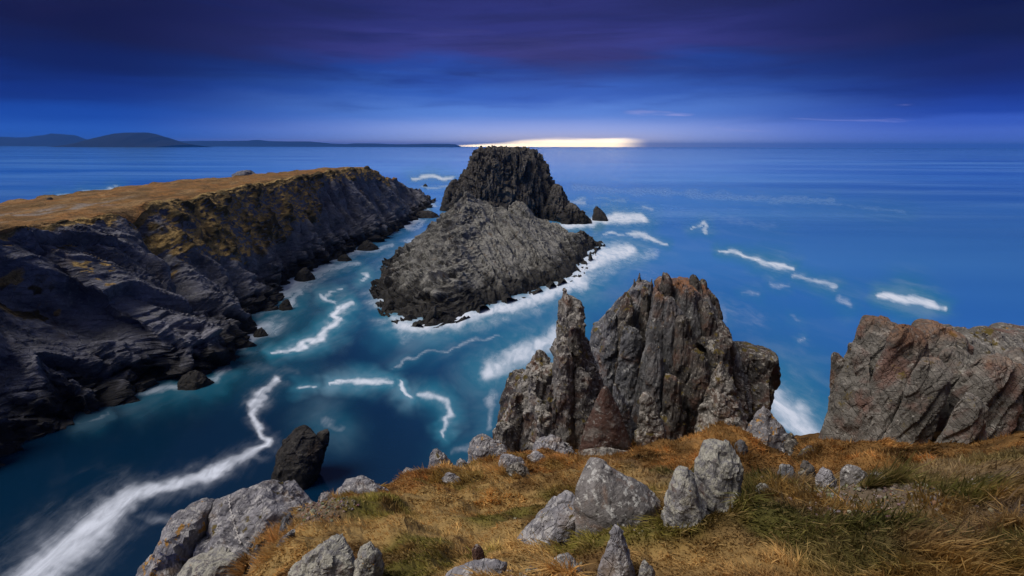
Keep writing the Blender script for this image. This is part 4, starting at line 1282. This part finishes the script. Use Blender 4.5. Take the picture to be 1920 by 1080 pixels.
rock('rock_pyramid', [(674, 1350, 1355), (690, 1344, 1362), (720, 1330, 1378), (750, 1318, 1390), (780, 1306, 1400), (810, 1298, 1408), (860, 1290, 1415)], 13.2,
     [0.06, 0.2, 0.4, 0.55, 0.65, 0.75, 0.8], M_spire, 'pointed olive-grey pyramid rock before the dark buttress', 'rock', seed=84, nth=150, nz=120,
     octs=[(0.6, 0.08, 0.3), (0.25, 0.04, 0.4), (0.1, 0.02, 0.3), (0.04, 0.007, 0.2)])
rock('rock_pyramid', [(759, 1430, 1437), (772, 1420, 1447), (790, 1410, 1462), (810, 1398, 1476), (830, 1390, 1486), (870, 1386, 1494)], 11.6,
     [0.06, 0.2, 0.35, 0.5, 0.6, 0.65], M_outcrop_or, 'small grey pyramid rock with orange lichen beside the sea gap', 'rock', seed=85, nth=120, nz=90)
rock('ridge_rock', [(811, 1482, 1486), (822, 1474, 1494), (838, 1466, 1503), (870, 1458, 1512)], 11.3, [0.05, 0.2, 0.35, 0.5], M_darkspire,
     'small dark pointed rock at the bottom of the sea gap', 'rock', seed=86, nth=80, nz=60)
rock('rubble_block', [(822, 1020, 1050), (830, 1004, 1068), (848, 996, 1080), (868, 990, 1085), (900, 985, 1090)], 12.2, [0.3, 0.5, 0.65, 0.75, 0.8], M_outcrop,
     'pale crumbled block at the foot of the tall spire', 'rock', seed=87, nth=130, nz=80, octs=[(0.4, 0.09, 0.4), (0.18, 0.05, 0.5), (0.07, 0.02, 0.3)])

# ------------------------------------------------------------------ right-hand crag
B4, oc4 = slate(2.2, 0.20, (0.90, 0.15, -0.4), (0.4, -0.1, 0.9))
crag = bpy.data.objects.new('rock_crag', None)
col.objects.link(crag)
crag.location = at(1720, 900, 13)
tag(crag, 'massive slanting grey and reddish crag filling the right edge', 'crag')
bed_n = (0.90, 0.05, -0.40)
cs = [(bed_n, 1.2, 0.55, 5, 0.10, 4.0, 0.07, 0.25), ((0.90, 0.05, -0.40), 0.55, 0.11, 9, 0.08, 5.0, 0.10, 0.35)]
oc4b = [((3.0, 1.2, 0.8), 0.12, 0.0), ((1.4, 0.45, 0.3), 0.06, 0.15), ((0.5, 0.2, 0.12), 0.025, 0.1), ((0.12, 0.1, 0.06), 0.010, 0)]
for nm, args, sd in [
    ('top_ledge', (616, 2000, 420, 860, 1990, 520, 16.5, 2.6), 90),
    ('top_ledge', (612, 1840, 220, 860, 1830, 260, 15.2, 1.6), 89),
    ('slab', (588, 1664, 80, 880, 1586, 110, 14.4, 1.0), 91), ('slab', (640, 1625, 50, 880, 1556, 70, 13.7, 0.9), 92),
    ('slab', (610, 1716, 70, 890, 1612, 92, 12.8, 0.6), 93), ('slab', (604, 1768, 84, 890, 1680, 110, 14.0, 1.2), 94),
    ('slab', (668, 1756, 60, 900, 1664, 96, 12.2, 0.45), 95), ('slab', (646, 1812, 80, 900, 1730, 104, 12.9, 0.6), 96),
    ('slab', (656, 1872, 96, 910, 1800, 120, 12.3, 0.6), 97), ('slab', (652, 1946, 120, 910, 1880, 140, 12.8, 1.1), 98),
    ('slab', (730, 1830, 60, 900, 1770, 84, 11.0, 0.5), 99), ('slab', (700, 2040, 140, 910, 2000, 180, 12.6, 1.2), 88),
]:
    if nm == 'slab':
        args = args[:2] + (args[2] * 0.9,) + args[3:5] + (args[5] * 0.86,) + args[6:]
    lv, d_, dp = blade(*args)
    rock(nm, lv, d_, dp, M_crag, None, seed=sd, hull=True, B=B4, octs=oc4b, saw=cs[1:], nth=150, nz=150, parent=crag)
rock('rock_thumb', [(658, 1563, 1571), (668, 1559, 1582), (700, 1557, 1588), (740, 1554, 1592), (800, 1550, 1598)], 14.2, [0.1, 0.25, 0.35, 0.4, 0.5], M_spire,
     'thumb-shaped stone standing at the left edge of the crag', 'rock', seed=91, nth=90, nz=80)

# ------------------------------------------------------------------ boulders on the grass
def on_turf(u, v, d0):
    """distance at which the turf is met when sighting towards (u, v); d0 if it is not met"""
    ds = np.linspace(2.0, 14.0, 1200)
    P = np.array([at(u, v, q) for q in ds])
    hit = np.where(P[:, 2] <= ground(P[:, 0], P[:, 1]))[0]
    return float(ds[hit[0]]) if len(hit) else d0


def settle(lv, d, dp, lab):
    if any(k in lab for k in ('flat grey slabs lying', 'broken pale stone', 'flat tilted stone', 'small angular stone', 'low brownish', 'half sunk', 'left of the orange-lichened')):
        v, a, b = lv[-2]
        d2 = on_turf((a + b) / 2, v, d)
        dp = [q * d2 / d for q in dp]
        d = d2
    return d, dp


bo = dict(nth=130, nz=100)
rock('boulder', [(867, 1118, 1137), (882, 1090, 1158), (902, 1078, 1196), (922, 1075, 1226), (940, 1073, 1243), (962, 1073, 1242), (988, 1076, 1222), (1012, 1080, 1200), (1060, 1076, 1214)], 3.9,
     [0.08, 0.22, 0.32, 0.38, 0.4, 0.42, 0.42, 0.4, 0.36], M_boulder, 'largest grey boulder on the grass, with one flat front face and white lichen on top', 'boulder', seed=101,
     n_chis=5, octs=[(0.5, 0.02, 0.1), (0.2, 0.010, 0.3), (0.07, 0.004, 0.3), (0.025, 0.0015, 0.2)],
     planes=[((-0.10, -1, 0.10), 0.55), ((-1, -0.45, 0.1), 0.8), ((0.6, -0.35, 0.9), 0.62), ((0.75, -0.8, 0.05), 0.7)], **bo)
rock('boulder', [(930, 1052, 1080), (945, 1030, 1088), (965, 1004, 1090), (990, 974, 1088), (1010, 968, 1082), (1040, 972, 1060), (1070, 980, 1050)], 3.95,
     [0.1, 0.2, 0.28, 0.32, 0.34, 0.34, 0.3], M_outcrop, 'low bluish slab leaning against the left side of the largest boulder', 'boulder', seed=102, n_chis=8, **bo)
rock('boulder', [(825, 1322, 1362), (838, 1308, 1374), (862, 1300, 1387), (890, 1296, 1386), (920, 1296, 1378), (955, 1294, 1370), (1000, 1284, 1374), (1060, 1278, 1382)], 3.75,
     [0.1, 0.18, 0.24, 0.27, 0.29, 0.3, 0.31, 0.31], M_lichen, 'tall upright lichened boulder right of the largest boulder', 'boulder', seed=103, n_chis=10, **bo)
rock('boulder', [(874, 1266, 1292), (888, 1257, 1304), (915, 1250, 1308), (945, 1245, 1318), (975, 1244, 1330), (1000, 1245, 1342), (1060, 1243, 1346)], 3.45,
     [0.06, 0.14, 0.18, 0.2, 0.22, 0.22, 0.22], M_lichen, 'lower lichened slab in front of the tall upright boulder', 'boulder', seed=104, n_chis=9, **bo)
rock('boulder', [(988, 1152, 1162), (1000, 1146, 1170), (1025, 1139, 1178), (1050, 1130, 1186), (1080, 1123, 1194), (1140, 1112, 1206)], 2.75,
     [0.03, 0.06, 0.1, 0.13, 0.15, 0.17], M_outcrop, 'small sharp upright stone at the bottom edge before the largest boulder', 'boulder', seed=105, n_chis=8, **bo)
rock('boulder', [(1018, 606, 628), (1026, 590, 645), (1040, 572, 668), (1058, 552, 676), (1080, 540, 680), (1130, 530, 684)], 3.05,
     [0.06, 0.14, 0.2, 0.25, 0.28, 0.3], M_lichen, 'rough lichen-crusted boulder at the bottom edge, left of centre', 'boulder', seed=106, n_chis=7,
     octs=[(0.22, 0.03, 0.3), (0.09, 0.018, 0.4), (0.035, 0.007, 0.3)], **bo)
rock('boulder', [(1021, 692, 702), (1032, 676, 712), (1050, 666, 718), (1080, 660, 720), (1130, 656, 724)], 3.0,
     [0.03, 0.09, 0.14, 0.17, 0.2], M_lichen, 'pointed lichened stone touching the rough boulder at the bottom edge', 'boulder', seed=107, nth=100, nz=70)
rock('boulder', [(1054, 918, 948), (1060, 886, 953), (1070, 852, 950), (1080, 832, 942), (1100, 820, 930)], 2.65, [0.04, 0.07, 0.09, 0.1, 0.1], M_outcrop,
     'flat pale slab half buried at the bottom edge', 'boulder', seed=108, nth=100, nz=60)
rock('boulder', [(1042, 1050, 1072), (1050, 1040, 1084), (1064, 1032, 1090), (1085, 1028, 1092), (1110, 1028, 1090)], 2.7, [0.04, 0.08, 0.1, 0.12, 0.12], M_boulder,
     'small grey stone on gravel at the bottom edge', 'boulder', seed=109, nth=90, nz=60)
rock('boulder', [(1052, 1206, 1214), (1062, 1200, 1226), (1080, 1197, 1232), (1110, 1195, 1236)], 2.6, [0.02, 0.05, 0.07, 0.08], M_lichen,
     'little pale stone in the grass right of the sharp upright stone', 'boulder', seed=110, nth=80, nz=50)
rock('boulder', [(1022, 892, 903), (1030, 886, 909), (1042, 886, 911), (1056, 889, 908)], 3.0, [0.02, 0.04, 0.05, 0.05], M_red,
     'small reddish stone lying in the golden grass', 'boulder', seed=111, nth=70, nz=50)
# the row along the drop
for k, (lv, d, dp, lab, mt) in enumerate([
    ([(879, 758, 768), (888, 756, 794), (900, 753, 824), (915, 750, 842), (950, 746, 850)], 8.7, [0.08, 0.22, 0.32, 0.4, 0.45], 'low wedge-shaped grey rock on the brink, with a speckled face', M_outcrop),
    ([(842, 814, 820), (852, 808, 834), (870, 804, 850), (890, 802, 858), (930, 800, 862)], 9.6, [0.06, 0.2, 0.3, 0.38, 0.42], 'pointed grey rock on the brink beside the wedge-shaped rock', M_outcrop),
    ([(862, 858, 868), (872, 856, 884), (888, 854, 892), (915, 852, 895)], 9.9, [0.08, 0.2, 0.26, 0.3], 'small tilted grey slab between two rocks on the brink', M_outcrop),
    ([(817, 892, 918), (826, 886, 944), (842, 880, 958), (862, 874, 964), (885, 872, 968), (925, 868, 972)], 10.6, [0.15, 0.32, 0.42, 0.5, 0.55, 0.6], 'large cracked grey block on the brink with yellow lichen on its corner', M_outcrop_or),
    ([(852, 942, 960), (860, 938, 982), (872, 936, 992), (895, 934, 996)], 10.9, [0.1, 0.2, 0.28, 0.32], 'flat grey slabs lying right of the cracked block', M_outcrop),
    ([(900, 650, 672), (905, 644, 690), (914, 638, 712), (926, 630, 732), (945, 626, 740), (985, 622, 745)], 7.0, [0.1, 0.22, 0.3, 0.38, 0.42, 0.45], 'rounded pale grey rock alone on the brink between outcrop and wedge', M_outcrop),
    ([(846, 1000, 1012), (854, 990, 1026), (866, 984, 1034), (890, 980, 1038)], 11.0, [0.08, 0.16, 0.22, 0.26], 'broken pale stone under the crumbled block at the spire foot', M_outcrop),
    ([(868, 960, 978), (876, 952, 990), (888, 948, 996), (905, 944, 1000)], 9.9, [0.06, 0.12, 0.16, 0.2], 'flat tilted stone in the grass right below the large cracked block', M_spire),
    ([(888, 836, 850), (895, 830, 862), (906, 826, 868), (930, 822, 872)], 8.9, [0.05, 0.12, 0.16, 0.2], 'small angular stone in front of the pointed brink rock', M_outcrop),
    ([(925, 604, 618), (934, 598, 630), (948, 594, 636), (975, 590, 640)], 6.6, [0.06, 0.12, 0.16, 0.2], 'small grey stone between the outcrop and the rounded brink rock', M_outcrop),
    ([(840, 1110, 1150), (846, 1090, 1190), (858, 1078, 1215), (880, 1070, 1225)], 11.6, [0.1, 0.2, 0.25, 0.3], 'low grey ledge in the grass below the rust-red slab', M_spire),
]):
    d, dp = settle(lv, d, dp, lab)
    rock('brink_rock', lv, d, dp, mt, lab, 'rock', 'rocks along the brink', seed=120 + k, nth=120, nz=90, n_chis=12, cut=(0.03, 0.16))
for k, (lv, d, dp, lab, mt) in enumerate([
    ([(868, 1466, 1478), (878, 1461, 1490), (895, 1459, 1500), (915, 1458, 1506), (940, 1458, 1508)], 5.6, [0.04, 0.1, 0.14, 0.17, 0.18], 'upright ribbed grey stone in the hollow below the sea gap', M_slate),
    ([(877, 1540, 1556), (885, 1534, 1564), (900, 1530, 1568), (930, 1526, 1572)], 5.2, [0.05, 0.1, 0.13, 0.15], 'small rounded pale stone in the hollow, left of a flatter one', M_outcrop),
    ([(872, 1586, 1608), (880, 1575, 1622), (892, 1570, 1632), (925, 1564, 1642)], 5.2, [0.07, 0.12, 0.16, 0.19], 'flat white-topped stone in the hollow at the foot of the crag', M_boulder),
    ([(838, 1512, 1530), (848, 1500, 1545), (870, 1490, 1560), (900, 1485, 1570)], 10.2, [0.15, 0.3, 0.4, 0.5], 'dark broken rock at the foot of the crag by the sea gap', M_darkspire),
    ([(862, 1506, 1516), (870, 1500, 1524), (884, 1497, 1530), (910, 1494, 1534)], 5.6, [0.04, 0.08, 0.11, 0.13], 'dark angular stone between the ribbed stone and the rounded pale one', M_darkspire),
    ([(884, 1640, 1656), (890, 1634, 1668), (902, 1630, 1674), (925, 1626, 1680)], 5.1, [0.03, 0.07, 0.1, 0.12], 'low brownish stone right of the flat white-topped one', M_spire),
    ([(905, 1424, 1438), (914, 1418, 1446), (930, 1414, 1450), (955, 1412, 1452)], 4.6, [0.03, 0.06, 0.09, 0.1], 'small grey stone half sunk in grass right of the tall upright boulder', M_lichen),
    ([(824, 1384, 1396), (834, 1378, 1402), (850, 1376, 1404), (870, 1376, 1406)], 10.8, [0.06, 0.14, 0.18, 0.2], 'small grey stone left of the orange-lichened pyramid', M_slate),
]):
    d, dp = settle(lv, d, dp, lab)
    rock('hollow_stone', lv, d, dp, mt, lab, 'rock', 'stones in the hollow', seed=140 + k, nth=110, nz=70, n_chis=10)

# ---- left outcrop
rock('outcrop_slab', [(941, 352, 372), (950, 342, 398), (970, 331, 400), (1000, 312, 392), (1040, 292, 372), (1080, 280, 350), (1160, 268, 345), (1500, 240, 345)], 5.3,
     [0.1, 0.25, 0.4, 0.5, 0.55, 0.6, 0.6, 0.7], M_outcrop_or, 'steep grey slab with orange lichen, left end of the outcrop', 'outcrop', seed=161, n_chis=8,
     planes=[((-0.9, -0.5, 0.25), 0.7)], nth=150, nz=120)
mid = rock('outcrop_block', [(920, 432, 456), (928, 420, 490), (942, 406, 520), (955, 402, 560), (970, 400, 590), (1000, 394, 580), (1040, 380, 520), (1080, 370, 480), (1150, 360, 470), (1500, 340, 480)], 5.4,
           [0.1, 0.3, 0.5, 0.65, 0.8, 0.9, 0.9, 0.9, 0.9, 0.9], M_outcrop, 'layered grey outcrop block crossed by a thin white quartz vein', 'outcrop', seed=162, n_chis=8,
           nth=190, nz=140)
rock('outcrop_block', [(913, 512, 540), (922, 506, 558), (938, 500, 582), (955, 496, 598), (975, 495, 604), (1010, 500, 600)], 5.9, [0.15, 0.3, 0.4, 0.45, 0.5, 0.5], M_outcrop,
     'pale wedge block on the right top of the outcrop', 'outcrop', seed=163, nth=130, nz=90)
rock('outcrop_block', [(966, 538, 545), (976, 530, 554), (992, 524, 562), (1015, 520, 566)], 4.9, [0.04, 0.1, 0.15, 0.18], M_slate,
     'small pyramid stone between outcrop and golden grass', 'rock', seed=164, nth=80, nz=60)
rock('outcrop_slab', [(998, 540, 556), (1012, 526, 550), (1035, 514, 540), (1055, 510, 530), (1080, 506, 524)], 4.4, [0.05, 0.08, 0.1, 0.1, 0.1], M_slate,
     'thin tilted slate sticking out of the grass below the small pyramid stone', 'rock slab', seed=165, nth=80, nz=60)
rock('outcrop_block', [(1048, 380, 440), (1054, 352, 450), (1066, 342, 456), (1085, 336, 460), (1130, 330, 462)], 4.5, [0.15, 0.25, 0.3, 0.34, 0.36], M_lichen,
     'flat-topped lichened block at the bottom edge before the outcrop', 'outcrop', seed=166, nth=120, nz=80)
# quartz vein laid on the outcrop face
me = mid.data
bv = BVHTree.FromPolygons([v.co + mid.location for v in me.vertices], [tuple(p.vertices) for p in me.polygons])
mq, t, b = principled('quartz', 0.5, 0.4)
geo = t.node('ShaderNodeNewGeometry')
t.put(b.inputs['Base Color'], t.mix(t.noise(geo.outputs['Position'], 40, 5), (0.30, 0.29, 0.28), (0.55, 0.53, 0.51)))
pts = []
for k in range(60):
    q = k / 59
    u = np.interp(q, [0, 0.3, 0.6, 1], [430, 432, 440, 453]) + 1.2 * math.sin(k * 1.7)
    v = np.interp(q, [0, 1], [924, 1022])
    pr = at(u, v, 3.0) - np.array([0, 0, EYE])
    hit = bv.ray_cast(Vector((0, 0, EYE)), Vector(pr).normalized())
    if hit[0] is not None:
        pts.append((np.array(hit[0]), np.array(hit[1])))
if len(pts) > 10:
    VV, FF = [], []
    rq = random.Random(3)
    for k, (p, n) in enumerate(pts):
        wd = 0.005 + 0.007 * rq.random()
        side_ = np.array([1.0, 0.2, 0.0])
        view = np.array([0, 0, EYE]) - p
        view /= np.linalg.norm(view)
        VV += [p - side_ * wd - view * 0.03, p - side_ * wd * 0.6 + view * 0.014, p + side_ * wd * 0.6 + view * 0.014, p + side_ * wd - view * 0.03]
        if k and np.linalg.norm(p - pts[k - 1][0]) < 0.3:
            for c_ in range(3):
                FF.append(((k - 1) * 4 + c_, (k - 1) * 4 + c_ + 1, k * 4 + c_ + 1, k * 4 + c_))
    vein = build('quartz_vein', np.array(VV) - np.array(mid.location), np.array(FF), mq, parent=mid)

# ------------------------------------------------------------------ gravel
rng = np.random.default_rng(7)
cx_ = rng.uniform(-3.2, 6.0, 90000)
cy_ = rng.uniform(1.6, 7.0, 90000)
sm_ = scree_mask(cx_, cy_)
spread = 0.10 * smooth(1.6, 2.6, cx_) * smooth(6.0, 4.6, cy_) * smooth(-0.1, 0.5, fbm(p3(cx_ / 0.7, cy_ / 0.7), 3, 133))
mk = np.maximum(sm_ * 0.8, spread) > rng.uniform(0.03, 1.0, len(cx_))
cx_, cy_ = cx_[mk], cy_[mk]
sel = rng.permutation(len(cx_))[:12000]
cx_, cy_ = cx_[sel], cy_[sel]
cz_ = ground(cx_, cy_)
phi = (1 + 5 ** 0.5) / 2
ico = np.array([(-1, phi, 0), (1, phi, 0), (-1, -phi, 0), (1, -phi, 0), (0, -1, phi), (0, 1, phi), (0, -1, -phi), (0, 1, -phi), (phi, 0, -1), (phi, 0, 1), (-phi, 0, -1), (-phi, 0, 1)]) / 1.9
icf = np.array([(0, 11, 5), (0, 5, 1), (0, 1, 7), (0, 7, 10), (0, 10, 11), (1, 5, 9), (5, 11, 4), (11, 10, 2), (10, 7, 6), (7, 1, 8),
                (3, 9, 4), (3, 4, 2), (3, 2, 6), (3, 6, 8), (3, 8, 9), (4, 9, 5), (2, 4, 11), (6, 2, 10), (8, 6, 7), (9, 8, 1)])
n = len(cx_)
sz = 0.005 + 0.018 * rng.random(n) ** 3.0
sz = np.where(rng.random(n) < 0.02, sz * 2.2, sz)
asp = 0.6 + 0.8 * rng.random((n, 1, 3)) * np.array([1, 1, 0.6])
Vp = ico[None] * asp * sz[:, None, None] * (0.75 + 0.5 * rng.random((n, 12, 1)))
aa = rng.uniform(0, 6.28, n)
ca, sa = np.cos(aa)[:, None], np.sin(aa)[:, None]
Vr = np.stack([Vp[..., 0] * ca - Vp[..., 1] * sa, Vp[..., 0] * sa + Vp[..., 1] * ca, Vp[..., 2]], -1)
Vr += np.stack([cx_, cy_, cz_ + sz * 0.25], 1)[:, None]
pc = np.array((0.22, 0.19, 0.155)) * (0.45 + 0.9 * rng.random((n, 1))) + rng.normal(0, 0.02, (n, 3))
pc = np.clip(np.where(rng.random((n, 1)) < 0.15, np.array((0.24, 0.14, 0.08)), pc), 0.03, 0.7)
grav = build('gravel', Vr.reshape(-1, 3), None, M_pebble, tris=(icf[None] + 12 * np.arange(n)[:, None, None]).reshape(-1, 3), attrs={'Col': np.repeat(pc, 12, 0)})
tag(grav, 'loose brown gravel lying among the grass and boulders', 'gravel', kind='stuff')


# ------------------------------------------------------------------ grass
def blades(n_try, ymin, ymax, seed, name, dens):
    rng = np.random.default_rng(seed)
    # spread evenly over the view: more per square metre nearby
    y = ymin * (ymax / ymin) ** rng.random(n_try)
    half = y * 1.04 + 0.5
    x = -1.12 * half + rng.random(n_try) * (2.3 * half + 2.6)
    keep = (edge_dist(x, y) < -0.05 + 0.15 * rng.random(n_try))
    sm = scree_mask(x, y)
    keep &= sm * 0.95 < rng.random(n_try) + 0.10
    keep &= (x > -4) & (x < 9.5 + 3 * (ymin > 5))
    x, y = x[keep], y[keep]
    # taller growth hugging the stones: points just outside each stone where it meets the turf
    ex_, ey_ = [], []
    for P2, pz_ in STONES:
        g = ground(P2[:, 0], P2[:, 1])
        near_g = np.where(np.abs(pz_ - g) < 0.07)[0]
        if len(near_g) > 20:
            pick = rng.choice(near_g, 420)
            c0 = P2.mean(0)
            dv = P2[pick] - c0
            q = P2[pick] + dv / np.maximum(np.linalg.norm(dv, axis=1, keepdims=True), 1e-3) * rng.uniform(0.0, 0.07, (420, 1))
            ex_.append(q[:, 0])
            ey_.append(q[:, 1])
    n_c = sum(len(q) for q in ex_)
    x, y = np.concatenate([x] + ex_), np.concatenate([y] + ey_)
    collar = np.concatenate([np.zeros(len(x) - n_c), np.ones(n_c)])
    z = ground(x, y)
    n = len(x)
    tuft = smooth(-0.35, 0.6, fbm(p3(x / 0.33, y / 0.33), 2, 161))
    right = smooth(1.4, 2.6, x) * smooth(7.0, 5.6, y)
    L = (0.045 + 0.055 * tuft + 0.09 * right * rng.random(n) ** 1.5) * (0.6 + 0.8 * rng.random(n))
    clump = smooth(0.1, 0.5, fbm(p3(x / 0.16, y / 0.16), 2, 171))
    L = L * (1 + 0.9 * collar) * (0.75 + 0.7 * clump)
    stalk = (rng.random(n) < 0.012) * (0.3 + 0.7 * right)
    L = L + 0.16 * stalk
    L = L * (1 + 0.45 * smooth(6.0, 9.0, y))
    wd = (0.0018 + 0.0015 * y) * (0.6 + 0.7 * rng.random(n))
    flow = 3.6 + 1.7 * fbm(p3(x / 0.8, y / 0.8), 2, 167) + rng.normal(0, 0.65, n)
    lean = np.clip(0.95 + 0.35 * rng.normal(0, 1, n) - 0.25 * right, 0.1, 1.45)
    hx, hy = np.cos(flow), np.sin(flow)
    p0 = np.stack([x, y, z - 0.01], 1)
    h = np.stack([hx, hy, -0.45 * hy * 0.6], 1)
    up = np.array([0, -0.25, 0.97])
    d1 = h * np.sin(lean * 0.6)[:, None] + up * np.cos(lean * 0.6)[:, None]
    d2 = h * np.sin(lean * 1.25)[:, None] + up * np.cos(lean * 1.25)[:, None]
    p1 = p0 + d1 * (L * 0.55)[:, None]
    p2 = p1 + d2 * (L * 0.55)[:, None]
    sa = rng.uniform(0, 6.28, n)
    side_ = np.stack([np.cos(sa), np.sin(sa), 0 * sa], 1) * wd[:, None]
    fa_ = y > 4.2
    V5 = np.stack([p0 - side_, p0 + side_, p1 - side_ * 0.75, p1 + side_ * 0.75, p2], 1)
    V3 = np.stack([p0 - side_, p0 + side_, p2 * 0.7 + p1 * 0.3], 1)
    V = np.concatenate([V5[~fa_].reshape(-1, 3), V3[fa_].reshape(-1, 3)])
    n5, n3 = int((~fa_).sum()), int(fa_.sum())
    k = 5 * np.arange(n5)[:, None]
    Q = k + np.array([[0, 1, 3, 2]])
    T = np.concatenate([k + np.array([[2, 3, 4]]), 5 * n5 + 3 * np.arange(n3)[:, None] + np.array([[0, 1, 2]])])
    c = grass_col(x, y) * (0.78 + 0.80 * rng.random((n, 1))) * (0.62 + 0.4 * tuft[:, None] + 0.28 * clump[:, None])
    dry = (rng.random((n, 1)) < 0.22)
    c = np.where(dry, c * 0.4 + 0.6 * np.array((0.46, 0.33, 0.14)), c)
    cc = np.concatenate([np.repeat(c[~fa_], 5, 0), np.repeat(c[fa_], 3, 0)])
    o = build(name, V, Q, M_grass, tris=T, attrs={'Col': cc})
    return o


tag(blades(190000, 5.5, 14.0, 6, 'grass', 1), 'short brown-orange grass round the feet of the pinnacles and the hollow', 'grass', kind='stuff')
tag(blades(345000, 1.3, 13.5, 5, 'grass', 1), 'golden orange and green wind-combed grass covering the slope', 'grass', kind='stuff')

# ------------------------------------------------------------------ sea haze
hm = bpy.data.materials.new('haze')
hm.use_nodes = True
ht = NT(hm.node_tree)
ht.n.clear()
pv_ = ht.node('ShaderNodeVolumePrincipled')
pv_.inputs['Color'].default_value = (0.06, 0.28, 1.0, 1)
pv_.inputs['Density'].default_value = 4.2e-5
ho = ht.node('ShaderNodeOutputMaterial')
ht.l.new(pv_.outputs[0], ho.inputs['Volume'])
hx, hy0, hy1, hz0, hz1 = 39000, -200, 41000, -4, 275
HV = np.array([(x, y, z) for z in (hz0, hz1) for y in (hy0, hy1) for x in (-hx, hx)])
HF = np.array([(0, 2, 3, 1), (4, 5, 7, 6), (0, 1, 5, 4), (2, 6, 7, 3), (0, 4, 6, 2), (1, 3, 7, 5)])
tag(build('haze', HV, HF, hm), 'thin blue evening haze over the sea', 'haze', kind='stuff')
